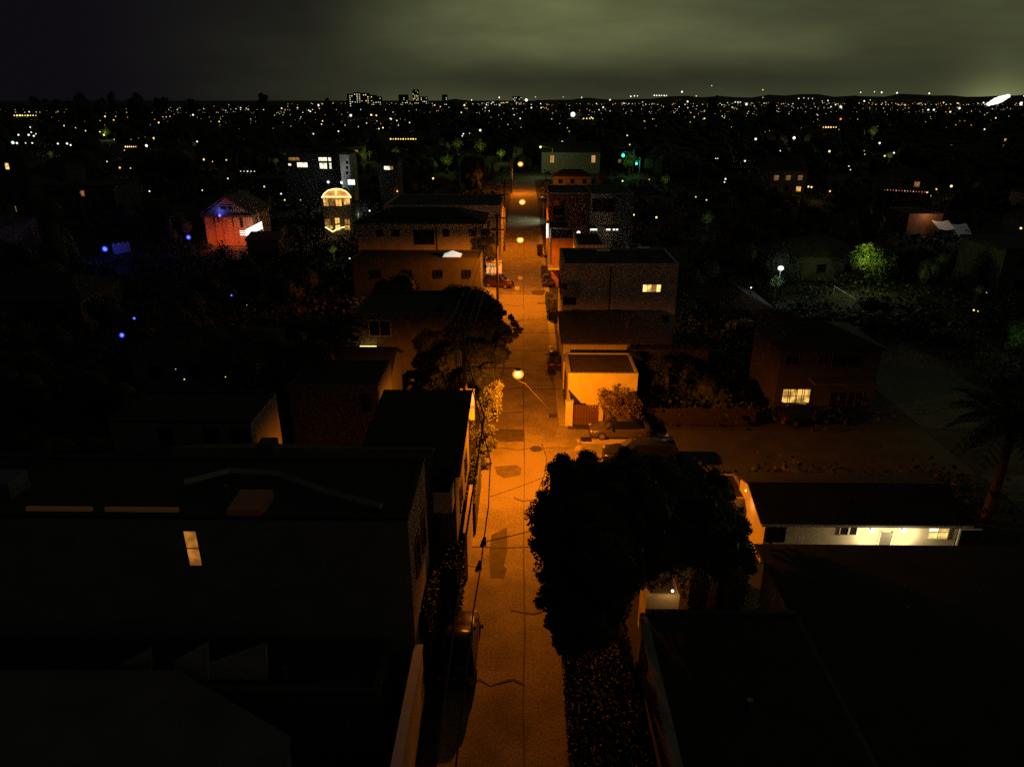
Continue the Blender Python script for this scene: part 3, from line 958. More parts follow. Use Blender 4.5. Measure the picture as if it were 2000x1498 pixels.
# bright yard glimpsed between the barn roof and the tree
xg, zg = at(905, 770, 44.5)
t = building('lit_car_bay', 'bright open bay glimpsed past the corner of the black roof', 'garage', at(898, 780, 45.5)[0], at(926, 780, 45.5)[0], 45.5, 46.2, at(910, 768, 45.5)[1], M_stucco, 'flat', M_roofd, .05)
xa, za = at(912, 772, 44.9)
part('bay_lamp', MB().ball((xa, 44.9, za), .08), GLOW['y'], t)
part('bay_lamp_arm', MB().tube([(xa, 45.5, za), (xa, 44.9, za)], .02), M_dark, t)
lamp('bay_light', (xa, 44.6, za - .1), (1, .82, .42), 14, .08, parent=t)
part('bay_shelf', MB().box(at(898, 796, 45)[0], at(926, 796, 45)[0], 44.9, 45.45, at(905, 800, 45)[1], at(905, 797, 45)[1]), M_stucco, t)

# low building with the white roof light
Y4 = 89.0
x0, x1 = bpx(690, 942, Y4, 540)
z4 = at(800, 507, Y4)[1]
t = building('low_flat_building', 'low flat-roofed building left of the alley carrying a white roof light', 'building', x0, x1 - .2, Y4, Y4 + 5.6, z4, M_dim, 'flat', M_roofd, .12)
xs0, xs1 = bpx(865, 900, Y4 + 1.2, 506)
zs = z4 + .12
xm = (xs0 + xs1) / 2
m = MB()
m.v = [(xs0, Y4 + 1, zs), (xs1, Y4 + 1, zs), (xs1, Y4 + 3.2, zs), (xs0, Y4 + 3.2, zs), (xm, Y4 + 2.1, zs + .62)]
m.f = [(0, 1, 4), (1, 2, 4), (2, 3, 4), (3, 0, 4), (3, 2, 1, 0)]
part('roof_light', m, mat('milky_roof_light', (.6, .65, .65), .5, .1, emit=(.62, .92, .82), strength=.62), t)
part('roof_light_kerb', MB().box(xs0 - .08, xs1 + .08, Y4 + .92, Y4 + 3.28, z4 + .061, zs - .004), M_conc, t)
for a in (730, 790, 850, 905):
    winpx(t, Y4, a, 528, a + 14, 541, M_glass, 2, 1, M_dark)

# garage bay behind the parked car, yellow inside
x0, x1 = bpx(950, 980, 97.5, 527)
t = building('garage_bay', 'open yellow-lit garage bay behind the red car', 'garage', x0, x1, 97.5, 98.5, 3.2, M_stucco, 'flat', M_roofd, .1)
part('bay_post', MB().box(at(964, 520, 96)[0], at(965, 520, 96)[0], 96, 96.1, 0, 3.0), M_dark, t)
part('bay_canopy', MB().box(x0, x1, 96.0, 97.48, 3.05, 3.15), M_white, t)
lamp('bay_light', (at(958, 522, 96.4)[0], 96.4, 2.7), (1, .85, .4), 45, .1, parent=t)

# pale building with hipped roof
Y5 = 97.0 + 1.8
x0, x1 = bpx(699, 945, Y5, 470)
t = building('pale_apartments', 'pale two-storey building with low hipped roof left of the alley', 'building', x0, x1, Y5, Y5 + 9, at(850, 437, Y5)[1], M_cream, 'hip', M_roofd, rise=1.5, over=.35)
for a, b2, c, d in ((809, 450, 848, 477), (866, 450, 877, 461), (917, 449, 930, 461), (737, 450, 748, 461), (768, 450, 779, 461)):
    winpx(t, Y5, a, b2, c, d, M_glass, 3 if c - a > 20 else 1, 1, M_dark, .08)
part('drainpipe', MB().tube([(at(853, 460, Y5)[0], Y5 - .08, .1), (at(853, 460, Y5)[0], Y5 - .08, 8.3)], .06), M_dark, t)
# orange building end
Y6 = 113.0
x0, x1 = bpx(752, 979, Y6, 440)
t = building('orange_lit_block', 'tall plain block behind the pale building, its wall lit orange', 'building', x0, x1, Y6, 127, at(940, 405, Y6)[1], M_stucco, 'flat', M_roofd, .3)
for a, b2, c, d in ((938, 422, 946, 433), (948, 434, 955, 443), (962, 446, 970, 450)):
    winpx(t, Y6, a, b2, c, d, M_glass, 1, 1, M_dark, .1)
xp = at(966, 423, Y6 - .6)[0]
part('sign_bracket', MB().box(xp, xp + .9, Y6 - .6, Y6 - .03, 7.0, 7.12), M_dark, t)

# --- gabled orange house, left
Yg = 125.0
x0, x1 = bpx(400, 494, Yg, 440)
zg = at(440, 420, Yg)[1]
M_or = mat('ochre_render', (.48, .25, .12), .9, .2, 1)
t = building('gabled_house', 'orange-lit gabled house with white balcony at the left', 'house', x0, x1, Yg, Yg + 9, zg, M_or, 'gable', M_roofb, rise=3.1, over=.5, ridge='y')
m = MB()
for u in (0.02, 0.24, 0.40, 0.62, 0.82):
    xx = x0 + (x1 - x0) * u
    m = MB().box(xx, xx + .28, Yg - .28, Yg - .02, 0.5, zg - .4)
    part('pilaster', m, M_or, t)
part('cornice', MB().box(x0 - .3, x1 + .3, Yg - .5, Yg - .02, zg - .35, zg), M_wood, t)
for a, c in ((417, 428), (436, 441), (454, 460), (468, 474)):
    winpx(t, Yg, a, 424, c, 434 if a < 420 else 444, M_glass, 1, 1, M_wood, .1)
winpx(t, Yg, 431, 403, 440, 409, M_glass, 1, 1, M_or, .15)
winpx(t, Yg, 446, 403, 453, 409, M_glass, 1, 1, M_or, .15)
for px_, w_ in ((415, 70), (440, 120), (462, 110), (484, 90)):
    a = at(px_, 458, Yg - 2)
    lamp('facade_light', (a[0], Yg - 1.7, 1.2), (1, .15, .02), w_ * 1.5, .2, parent=t)
# arches to the right
for i, px_ in enumerate((486, 495, 507)):
    xx = at(px_, 440, Yg + 1)[0]
    part('porch_post', MB().tube([(xx, Yg + 1, 0), (xx, Yg + 1, 5.4), (xx - .5, Yg + 1, 6.4), (xx - 1.4, Yg + 1, 6.9)], .11, 6), M_or, t)
# bright balcony: white slatted balustrade whose glare is put in as emission
A0, A1 = at(480, 456, Yg - 3.5), at(512, 441, Yg - 1.0)
o = thing('glowing_balustrade', 'glaring white balustrade at the right foot of the gabled house', 'balustrade', (A0[0], Yg - 3.5, 0))
m = MB()
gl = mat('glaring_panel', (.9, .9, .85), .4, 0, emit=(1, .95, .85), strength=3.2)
x0b, y0b, z0b = A0[0], Yg - 3.5, A0[1]
x1b, y1b, z1b = A1[0], Yg - 1.0, A1[1]
m.v = [(x0b, y0b, z0b - .45), (x1b, y1b, z1b - .55), (x1b, y1b, z1b + .75), (x0b, y0b, z0b + .6), (x0b, y0b + .1, z0b - .45), (x1b, y1b + .1, z1b - .55), (x1b, y1b + .1, z1b + .75), (x0b, y0b + .1, z0b + .6)]
m.f = [(0, 1, 2, 3), (5, 4, 7, 6), (3, 2, 6, 7), (1, 0, 4, 5), (0, 3, 7, 4), (2, 1, 5, 6)]
part('glow_panel', m, gl, o)
for i in range(3):
    part('slat', MB().box(x0b - 1.0, x0b - .02, y0b, y0b + .06, z0b - .35 + i * .32, z0b - .2 + i * .32), gl, o)
for xx, yy, zz in ((x0b, y0b + .2, z0b), (x1b, y1b + .2, z1b)):
    part('post', MB().box(xx - .08, xx + .08, yy, yy + .15, 0, zz - .3), M_white, o)
lamp('balustrade_light', (x1b, y1b - 1.2, z1b - .6), (1, .45, .3), 14, .3, parent=o)
# low reddish roof below
m = building('red_awning_shed', 'low shed with faint red roof below the glaring balustrade', 'shed', *bpx(480, 542, 117, 465), 117, 120, at(510, 470, 117)[1], M_brick, 'shed', M_brick, rise=.8, over=.2)

# --- restaurant with string lights
Yx = 136.0
x0, x1 = bpx(629, 685, Yx, 390)
t = building('festooned_house', 'two-storey house outlined with glowing string lights', 'house', x0, x1, Yx, Yx + 8, at(650, 404, Yx)[1] , M_dim, 'flat', M_roofd, .1)
P_ = lambda a, b2, Y: (at(a, b2, Y)[0], Y, at(a, b2, Y)[1])
gz = at(650, 385, Yx)[1]
m = MB()
m.v = [P_(631, 384, Yx + .1), P_(684, 384, Yx + .1), P_(668, 371, Yx + .1), P_(648, 371, Yx + .1), P_(631, 384, Yx + 3), P_(684, 384, Yx + 3), P_(668, 371, Yx + 3), P_(648, 371, Yx + 3)]
for i in range(4, 8):
    m.v[i] = (m.v[i - 4][0], Yx + 3, m.v[i - 4][2])
m.f = [(0, 1, 2, 3), (5, 4, 7, 6), (3, 2, 6, 7), (0, 3, 7, 4), (2, 1, 5, 6), (1, 0, 4, 5)]
part('gable', m, mat('ochre_board', (.45, .27, .1), .8, .3, 1), t)
xa_, xb_ = m.v[0][0], m.v[1][0]
part('upper_wall', MB().box(xa_ + .4, xb_ - .4, Yx + .6, Yx + 3, at(650, 404, Yx)[1], gz - .1), mat('ochre_board', (.45, .27, .1)), t)
SL = mat('string_light_glow', (.8, .8, .8), .4, 0, emit=(1, .66, .26), strength=5)
def string(parent, pts, n, r):
    P = [Vector(p) for p in pts]
    ls = [(P[i + 1] - P[i]).length for i in range(len(P) - 1)]
    T = sum(ls)
    bm = MB()
    bm.ball((0, 0, 0), r, 6, 4)
    me = bm.mesh('bulb', SL)
    w = wloc(parent)
    for k in range(n + 1):
        d = T * k / n
        i = 0
        while i < len(ls) - 1 and d > ls[i]:
            d -= ls[i]
            i += 1
        q = P[i] + (P[i + 1] - P[i]) * min(1, d / ls[i])
        link('bulb', me, parent, (q.x - w[0], q.y - w[1], q.z - w[2]))
    part('light_cord', MB().tube(pts, .03, 4), M_dark, parent)
string(t, [P_(q, r_, Yx - .25) for q, r_ in ((629, 386), (633, 379), (641, 372.5), (650, 370), (658, 369.3), (667, 370.5), (675, 374), (681, 379.5), (685, 386))], 46, .14)
string(t, [P_(629, 385, Yx - .28), P_(684, 385, Yx - .28)], 38, .13)
string(t, [P_(656, 370, Yx - .3), P_(656, 380, Yx - .3)], 6, .15)
string(t, [P_(636, 444, Yx - 5), P_(650, 453, Yx - 5), P_(662, 446, Yx - 5), P_(672, 444, Yx - 5)], 20, .13)
for a, b2, c, d, mm in ((631, 388, 642, 403, WL), (644, 388, 652, 402, WLd), (655, 388, 668, 405, WL), (671, 387, 684, 400, WL)):
    x_0, z_1 = at(a, b2, Yx + .6)
    x_1, z_0 = at(c, d, Yx + .6)
    window(t, 'S', Yx + .6, x_0, x_1, max(z_0, at(650, 404, Yx)[1] + .05), z_1, mm, 2, 1, M_wood, .06)
for a, b2, c, d, mm in ((634, 428, 646, 440, WLd), (654, 426, 664, 437, WL), (673, 428, 684, 440, WLd), (655, 440, 665, 450, WLb), (673, 441, 684, 449, WL), (638, 441, 650, 447, WL)):
    winpx(t, Yx, a, b2, c, d, mm, 2, 2, M_wood, .08)
lamp('porch_light', P_(655, 378, Yx - .8), WARM, 50, .2, parent=t)
lamp('porch_light', P_(655, 446, Yx - 1.5), WARM, 50, .2, parent=t)
# hanging lanterns beyond it, the lit shrub below
# --- modern white building with bright windows
Ym = 186.0
x0, x1 = bpx(556, 657, Ym, 340)
t = building('modern_block', 'large modern block with bright upper windows at left in the distance', 'building', x0, x1, Ym, Ym + 14, at(600, 305, Ym)[1], M_dim, 'flat', M_roofd, .4)
for a, b2, c, d, mm, k in ((563, 308, 585, 314, WLd, 3), (563, 320, 569, 324, WLw, 1), (580, 318, 601, 327, WLw, 2), (622, 308, 639, 315, WLw, 2), (641, 308, 647, 315, WLw, 1), (624, 319, 639, 330, WLw, 2), (643, 319, 648, 330, WLw, 1)):
    winpx(t, Ym, a, b2, c, d, mm, k, 1, M_dark, .12)
x0, x1 = bpx(666, 684, Ym - 6, 340)
t = building('floodlit_tower', 'narrow pale stair tower with floodlight at its foot, beside the modern block', 'building', x0, x1, Ym - 6, Ym + 2, at(600, 304, Ym - 6)[1], M_stucco, 'flat', M_roofd, .2)
for k in range(3):
    winpx(t, Ym - 6, 676, 316 + k * 10, 680, 320 + k * 10, M_glass, 1, 1, M_dark, .1)
x, z = at(687, 356, Ym - 9)
fl = thing('floodlight', 'glaring white floodlight at the foot of the narrow pale tower', 'floodlight', (x, Ym - 9, 0))
part('post', MB().tube([(x, Ym - 9, 0), (x, Ym - 9, z - .6)], .08), M_dark, fl)
part('lens', MB().box(x - .9, x + .7, Ym - 9.1, Ym - 8.95, z - .6, z + .5), mat('flood_glow', (.9, .9, .9), .4, 0, emit=(.9, .97, 1), strength=14), fl)
part('housing', MB().box(x - 1.0, x + .8, Ym - 8.94, Ym - 8.5, z - .7, z + .6), M_dark, fl)
lamp('flood', (x - .6, Ym - 9.4, z + .3), (.9, .97, 1), 420, .4, parent=fl)
for a, b2 in ((641, 356), (667, 357)):
    x, z = at(a, b2, Ym - 7)
    o = thing('wall_lamp', 'small cool lamp on a short post ' + ('left' if a < 650 else 'directly') + ' before the pale tower', 'lamp', (x, Ym - 7, 0))
    part('post', MB().tube([(x, Ym - 7, 0), (x, Ym - 7, z)], .05), M_dark, o)
    part('globe', MB().ball((x, Ym - 7, z), .32), GLOW['c'], o)
# house with pink-white window
t = building('tv_lit_house', 'small dark house with one pale pink window in the distance', 'house', *bpx(738, 775, 178, 330), 178, 186, at(750, 318, 178)[1], M_dim, 'gable', M_roofd, rise=2)
winpx(t, 178, 750, 325, 768, 332, [WLw, WLw, WLd], 3, 1, M_dark, .08)
# wide building with two tall amber windows
t = building('hall', 'broad dim hall with two tall amber windows beyond the end of the alley', 'building', *bpx(1058, 1172, 258, 310), 258, 272, at(1100, 298, 258)[1], M_grey, 'gable', M_roofd, rise=3)
for a in (1075, 1155.5):
    winpx(t, 258, a, 304, a + 7, 318, lit_window('tall_amber_window', (1, .48, .15), .55, .4, .8), 1, 1, M_dark, .15)
# far lit yard at the left edge
t = building('corner_house', 'small dark house with one tall yellow window at the far left', 'house', *bpx(-30, 50, 205, 330), 205, 213, at(20, 314, 205)[1], M_dim, 'hip', M_roofd, rise=2)
winpx(t, 205, 9, 319, 19, 331, WLb, 1, 1, M_dark, .1)
t = building('porch_cottage', 'dark cottage with narrow lit door pane right of the three-storey building', 'house', *bpx(1360, 1440, 92, 640), 80, 88, at(1400, 606, 80)[1], M_dim, 'hip', M_roofd, rise=1.4)
winpx(t, 80, 1385, 627, 1391, 639, WLb, 1, 1, M_dark, .06)

# ---------------------------------------------------------------- alley lamps, poles, cables
POLES = [(-3.75, 43.2), (-3.15, 87.0), (-3.15, 121.0), (-3.1, 200.0)]
LAMPS = [at(1012, 731, 43.2), at(1016, 469, 87.0), at(1020, 395, 121.0), at(1016.5, 321, 200.0)]
PL = ['wooden utility pole beside the leaning tree, carrying the nearest alley lamp', 'wooden utility pole with the second alley lamp from the camera',
      'wooden utility pole with the third alley lamp from the camera', 'distant utility pole carrying the last orange alley lamp']
LL = ['nearest orange street lamp, over the alley by the bright garage', 'second orange street lamp up the alley, above the parked cars',
      'third orange street lamp up the alley, beside the red-brown house', 'farthest orange street lamp at the end of the alley']
PW = [11500, 10500, 7500, 7000]
glowS = hot_glow('sodium_lamp_glow', (1.0, .36, .004), (1.0, .80, .26), 1.0, 1.9)
for i, ((x, y), (lx, lz)) in enumerate(zip(POLES, LAMPS)):
    p = thing('utility_pole', PL[i], 'utility pole', (x, y, 0), 0, 'utility poles along the alley')
    part('shaft', MB().tube([(x, y, 0), (x, y, 11.2)], .17, 10, .12), M_pole, p, True)
    for zc_, w_ in ((10.7, 1.15), (9.3, .8)):
        part('crossarm', MB().box(x - w_, x + w_, y - .18, y - .06, zc_ - .06, zc_ + .06), M_pole, p)
        for q in (-.9, -.45, .45, .9):
            part('insulator', MB().tube([(x + q * w_, y - .12, zc_ + .06), (x + q * w_, y - .12, zc_ + .22)], .04, 6), M_conc, p)
    part('transformer', MB().tube([(x - .42, y + .1, 7.9), (x - .42, y + .1, 8.9)], .24, 10), M_metal, p)
    l = thing('street_lamp', LL[i], 'street lamp', (x, y, lz), 0, 'orange lamps over the alley')
    part('arm', MB().tube([(x + .13, y, lz - .1), (x + .9, y, lz + .32), ((x + lx) / 2, y, lz + .42), (lx - .1, y, lz + .40)], .03, 6), M_dark, l)
    part('lamp_head', MB().ball((lx, y, lz + .34), .20, 10, 6, .5), M_metal, l, True)
    part('lens', MB().ball((lx, y, lz + .0), (.37, .44, .54, .75)[i], 16, 12, .85), glowS, l, True)  # lens enlarged to hold the glare painted into its glow
    lamp('street_light', (lx, y, lz - (.54, .60, .72, .95)[i]), SOD, PW[i], .12, spot=R(178), parent=l, blend=.30)


def cable(name, pts, r, label, sag=0.0, m=None, group=None, n=14):
    out = []
    for i in range(len(pts) - 1):
        a, b2 = Vector(pts[i]), Vector(pts[i + 1])
        for k in range(n + (1 if i == len(pts) - 2 else 0)):
            u = k / n
            q = a.lerp(b2, u)
            q.z -= sag * 4 * u * (1 - u)
            out.append(tuple(q))
    return solo(name, MB().tube(out, r, 5), m or M_cable, label, 'cable', group)


pp = [(POLES[0][0], -4.0)] + POLES
for j, (dx, z, nm) in enumerate(((-.8, 10.92, 'upper left'), (.8, 10.92, 'upper right'), (-.35, 10.92, 'inner upper left'), (.36, 10.92, 'inner upper right'), (.3, 9.52, 'lower'))):
    cable('power_line', [(a + dx, b2 - .12, z) for a, b2 in pp[1:]], .018, nm + ' power line strung between the alley poles', .5, None, 'power lines over the alley')
# the two thick bundles that hang down the alley from the nearest pole
za = 8.4
c1 = [(at(950, 800, 42)[0], 42.0, za)]
def alongz(px, py, z):
    g_ = gnd(px, py, z)
    return (g_[0], g_[1], z)
cable('cable_bundle', [(-3.6, 43.0, 8.6), alongz(946, 815, 8.0), alongz(934, 890, 7.75), alongz(905, 1080, 7.6), alongz(850, 1500, 7.6)], .045, 'straight thick cable descending past the balcony house', 0, M_cable, None, 6)
cable('telephone_cable', [(-3.6, 43.0, 8.0), alongz(958, 900, 7.0), alongz(954, 990, 6.9), alongz(945, 1055, 6.7), alongz(940, 1100, 6.7), alongz(925, 1190, 6.7), alongz(890, 1500, 6.9)], .03, 'kinked telephone cable with splice cases over the lower alley', 0, M_cable, None, 6)
for i, (a, b2) in enumerate(((945, 1057), (936, 1104))):
    q = alongz(a, b2, 6.7)
    s_ = solo('splice_case', MB().tube([(q[0] - .08, q[1] - .28, 6.66), (q[0] + .02, q[1] + .28, 6.66)], .085, 8).box(q[0] - .1, q[0] + .1, q[1] - .06, q[1] + .1, 6.5, 6.6), M_cable,
              ('upper black splice case hanging on the telephone cable', 'lower black splice case hanging on the telephone cable')[i], 'splice case')
cable('drop_wire', [alongz(945, 1058, 6.7), (3.2, 30.2, 5.0)], .02, 'thin wire crossing the lower alley into the big tree', .1)
cable('drop_wire', [alongz(957, 970, 7.0), (3.2, 34.6, 5.6)], .012, 'thin wire crossing the alley above the long tar patch', .1)
cable('drop_wire', [(-3.4, 43.1, 8.3), (0.2, 43.5, 6.6), (2.4, 41.5, 4.9), (4.6, 39.6, 4.4)], .014, 'sagging wire from the nearest pole down toward the mirror post', 0)
wa, wb = at(1000, 705, 52), at(1080, 721, 54)
cable('drop_wire', [(-3.6, 43.4, 9.1), (wa[0], 52, wa[1]), (wb[0], 54, wb[1]), (4.2, 55, wb[1] - .3)], .012, 'pale wire crossing the alley just above the nearest street lamp', .0, M_cable)
cable('drop_wire', [alongz(911, 1103, 6.7), alongz(936, 1104, 6.7)], .015, 'short wire from the hedge to the lower splice case', .08)
cable('guy_wire', [(-3.6, 43.2, 8.9), (-1.0, 41.6, 7.2)], .014, 'short guy wire under the nearest street lamp', 0, M_cable)

# ---------------------------------------------------------------- convex mirror on its post
mx, my = gnd(1131, 912)
o = thing('convex_mirror', 'round pale traffic mirror with dark plate on a post at the alley corner', 'mirror', (mx, my, 0))
zt = at(1131, 853, my)[1]
zm = at(1131, 878, my)[1]
part('post', MB().tube([(mx, my, 0), (mx, my, zt)], .04, 8), M_metal, o)
disc = MB()
n = 20
disc.v = [(mx + .38 * cos(2 * pi * i / n), my - .10, zm + .38 * sin(2 * pi * i / n)) for i in range(n)] + [(mx + .38 * cos(2 * pi * i / n), my - .05, zm + .38 * sin(2 * pi * i / n)) for i in range(n)] + [(mx, my - .17, zm)]
disc.f = [(i, (i + 1) % n, 2 * n) for i in range(n)] + [(i, n + i, n + (i + 1) % n, (i + 1) % n) for i in range(n)] + [tuple(range(n, 2 * n))]
part('mirror_disc', disc, mat('mirror_back', (.42, .38, .3), .6, .1, 3), o)
part('plate', MB().box(mx + .06, mx + .80, my - .03, my + .0, zt - .35, zt), M_dark, o)


# ---------------------------------------------------------------- vehicles
def loft(rings):
    mb = MB()
    k = len(rings[0])
    for r in rings:
        mb.v += r
    for i in range(len(rings) - 1):
        for j in range(k - 1):
            a, b2 = i * k + j, i * k + j + 1
            mb.f.append((a, b2, b2 + k, a + k))
    mb.f.append(tuple(reversed(range(k))))
    mb.f.append(tuple((len(rings) - 1) * k + j for j in range(k)))
    return mb


def car(label, x, y, rz, paint, kind='sedan', L_=4.6, W=1.8, H=1.45, group=None):
    """length along local x, nose at +x"""
    t = thing('parked_car', label, 'car', (x, y, 0), rz, group)
    h = W / 2
    if kind == 'sedan':
        prof = [(-.5, .62, .78, .30), (-.47, .92, .92, .22), (-.36, .97, .96, .2), (-.15, .98, .93, .18), (.12, .98, .93, .18), (.3, .97, .86, .2), (.44, .93, .74, .22), (.5, .72, .60, .30)]
        gh = [(-.40, .80, .92, .93), (-.24, .74, 1.40, .95), (-.05, .73, 1.45, .94), (.06, .73, 1.42, .93), (.24, .80, .93, .90)]
    elif kind == 'suv':
        prof = [(-.5, .75, .95, .35), (-.48, .95, 1.08, .28), (-.3, .98, 1.08, .25), (.1, .98, 1.06, .25), (.3, .97, 1.02, .25), (.45, .93, .92, .28), (.5, .78, .78, .35)]
        gh = [(-.48, .84, 1.08, 1.0), (-.43, .80, 1.66, 1.0), (-.1, .79, 1.72, 1.0), (.10, .79, 1.68, 1.0), (.25, .84, 1.06, 1.0)]
    else:
        prof = [(-.5, .9, 1.15, .35), (-.49, .98, 1.2, .3), (-.2, .99, 1.2, .28), (.2, .99, 1.2, .28), (.42, .96, 1.12, .3), (.5, .8, .85, .35)]
        gh = [(-.49, .93, 1.2, 1.0), (-.485, .90, 2.05, 1.0), (0, .89, 2.1, 1.0), (.22, .89, 2.08, 1.0), (.40, .92, 1.14, 1.0)]
    rings = []
    for u, w_, zt, zb in prof:
        w2, sx = h * w_, u * L_
        rings.append([(sx, -w2 * .9, zb), (sx, -w2, zb + .15), (sx, -w2, zt - .16), (sx, -w2 * .93, zt - .02), (sx, -w2 * .55, zt + .02), (sx, 0, zt + .035), (sx, w2 * .55, zt + .02), (sx, w2 * .93, zt - .02), (sx, w2, zt - .16), (sx, w2, zb + .15), (sx, w2 * .9, zb)])
    link('body', loft(rings).mesh('body', paint, smooth=True), t)
    rings = []
    for u, w_, z, wb in gh:
        zb = 1.0 if kind == 'suv' else (1.13 if kind == 'van' else .86)
        z = max(z, zb + .02)
        w2, wbb, sx = h * w_, h * .93, u * L_
        k = (z - zb) / (H if H > 1 else 1)
        wt = wbb + (w2 - wbb) * min(1, k * 2)
        rings.append([(sx, -wbb, zb), (sx, -wt, z - .06), (sx, -wt * .88, z), (sx, 0, z + .025), (sx, wt * .88, z), (sx, wt, z - .06), (sx, wbb, zb)])
    link('windows', loft(rings).mesh('windows', M_glass, smooth=False), t)
    # roof panel
    r2 = []
    for u, w_, z, wb in gh[1:4]:
        w2, sx = h * w_ * .9, u * L_
        r2.append([(sx, -w2, z - .03), (sx, -w2 * .9, z + .012), (sx, 0, z + .04), (sx, w2 * .9, z + .012), (sx, w2, z - .03)])
    link('roof', loft(r2).mesh('roof', paint, smooth=True), t)
    tm = MB().tube([(0, -.11, 0), (0, .11, 0)], .33, 16).mesh('tyre', M_tyre)
    rm = MB().tube([(0, -.125, 0), (0, .125, 0)], .2, 10).mesh('rim', M_metal)
    for sx in (-.30, .31):
        for sy in (-1, 1):
            wl = link('wheel', tm, t, (sx * L_, sy * (h - .1), .33))
            link('rim', rm, wl)
    for sy in (-1, 1):
        link('headlight', MB().ball((0, 0, 0), .13, 8, 6, .6).mesh('headlight', mat('headlight_glass', (.6, .6, .6), .1, 0)), t, (L_ * .475, sy * h * .66, prof[-2][2] - .12))
        link('tail_light', MB().box(-.03, .03, -.18, .18, -.07, .07).mesh('tail_light', mat('tail_light_red', (.3, .01, .01), .2, 0)), t, (-L_ * .492, sy * h * .62, prof[1][2] - .18))
        link('wing_mirror', MB().box(-.07, .07, -.1, .1, -.06, .06).mesh('wing_mirror', paint), t, (L_ * .17, sy * (h + .1), .98 if kind == 'sedan' else 1.1))
    link('bumper', MB().box(-.05, .07, -h * .74, h * .74, .22, .42).mesh('bumper', M_dark), t, (L_ * .49, 0, 0))
    return t


P_grey = mat('grey_car_paint', (.075, .068, .06), .25, 0)
P_dark = mat('black_car_paint', (.015, .015, .017), .18, 0)
P_red = mat('red_car_paint', (.055, .010, .012), .22, 0)
P_silver = mat('silver_car_paint', (.30, .30, .30), .25, 0)
x, y = gnd(1212, 858)
car('grey sedan parked nose toward the alley beside the plank gate', x, y + .7, pi, P_grey, 'sedan', 4.65)
x, y = gnd(1250, 905)
car('black van parked parallel to the grey sedan, half under the big tree', x + .05, y + .3, pi, P_dark, 'suv', 5.3, 1.9)
car('black car parked against the left edge of the lower alley', -2.85, 26.0, pi / 2, P_dark, 'sedan', 4.6)
x, y = gnd(972, 566)
car('dark red hatchback nosed out of the yellow-lit garage bay', x + .1, y + 1.6, R(-18), P_red, 'suv', 4.0, 1.8)
x, y = gnd(1069, 563)
car('dark car with glinting windscreen against the right wall of the alley', x + .1, y + 2.2, R(92), P_dark, 'sedan', 4.2, 1.6)
x, y = gnd(1576, 830)
car('dark car with shining windscreen edge outside the four lit panes', x, y + .6, R(12), P_dark, 'sedan', 4.4)
x, y = gnd(1080, 690)
car('black compact car tucked against the wall by the long garage', 3.05, 68.6 - 4.3, R(90), P_dark, 'suv', 3.6, 1.3)
x, y = gnd(1083, 660)
# bins
def bin_(label, x, y, rz=0, s=1.0, m=None):
    t = thing('wheelie_bin', label, 'bin', (x, y, 0), rz, 'bins along the right edge of the alley')
    b0 = MB()
    b0.v = [(-.22, -.25, .06), (.22, -.25, .06), (.22, .25, .06), (-.22, .25, .06), (-.3, -.34, 1.0), (.3, -.34, 1.0), (.3, .34, 1.0), (-.3, .34, 1.0)]
    b0.v = [(a * s, b * s, c * s) for a, b, c in b0.v]
    b0.f = [(0, 3, 2, 1), (4, 5, 6, 7), (0, 1, 5, 4), (1, 2, 6, 5), (2, 3, 7, 6), (3, 0, 4, 7)]
    link('body', b0.mesh('body', m or M_dark), t)
    link('lid', MB().box(-.33 * s, .33 * s, -.38 * s, .37 * s, 1.005 * s, 1.07 * s).mesh('lid', m or M_dark), t)
    for q in (-1, 1):
        link('wheel', MB().tube([(q * .2 * s, .28 * s, .1 * s), (q * .27 * s, .28 * s, .1 * s)], .1 * s, 8).mesh('wheel', M_tyre), t)
    return t


for i, (px_, py_, s, lab) in enumerate(((1054.5, 500, 1.75, 'large dark bin standing alone in the alley by the orange wall'), (1062.5, 541, 1.5, 'dark bin just behind the car with the glinting windscreen'))):
    x, y = gnd(px_, py_)
    bin_(lab, x, y + .4 * s, R(random.uniform(-6, 6)), s)
x, y = gnd(1075, 691)
o = solo('paper_notice_box', MB().box(x - .18, x + .18, y - .15, y + .15, 0, .75).box(x - .2, x + .2, y - .17, y + .17, .75, .8), mat('yellow_plastic', (.7, .55, .12), .5, 0), 'small bright yellow box on the alley edge by the black compact car', 'box')
x, y = gnd(1294, 850)
solo('paving_slab', MB().box(x - .45, x + .45, y - .3, y + .3, 0, .05), M_conc, 'pale slab lying behind the grey sedan', 'slab')
x, y = gnd(1280, 874)
sl = sheet('concrete_strip', [P2(1130, 866), P2(1306, 872), P2(1300, 858), P2(1125, 858)], .008, M_conc)

# ---------------------------------------------------------------- trees
def leaf_cloud(mb, lobes, n, size, rnd, shell=.55):
    ws = [r[3] ** 2 for r in lobes]
    for _ in range(n):
        cx, cy, cz, r, sq = rnd.choices(lobes, ws)[0]
        while True:
            d = Vector((rnd.gauss(0, 1), rnd.gauss(0, 1), rnd.gauss(0, 1)))
            if d.length > .1:
                break
        d.normalize()
        q = r * (shell + (1 - shell) * rnd.random() ** .6) * (1 + .1 * sin(5 * d.x + 3 * d.z) * cos(4 * d.y))
        p = Vector((cx + d.x * q, cy + d.y * q, cz + d.z * q * sq))
        u = Vector((rnd.gauss(0, 1), rnd.gauss(0, 1), rnd.gauss(0, .6))).normalized()
        v = u.cross(Vector((rnd.gauss(0, 1), rnd.gauss(0, 1), rnd.gauss(0, 1)))).normalized()
        s = size * rnd.uniform(.5, 1.3)
        u *= s
        v *= s * .55
        mb.quad(tuple(p - u), tuple(p - v * .9), tuple(p + u), tuple(p + v))


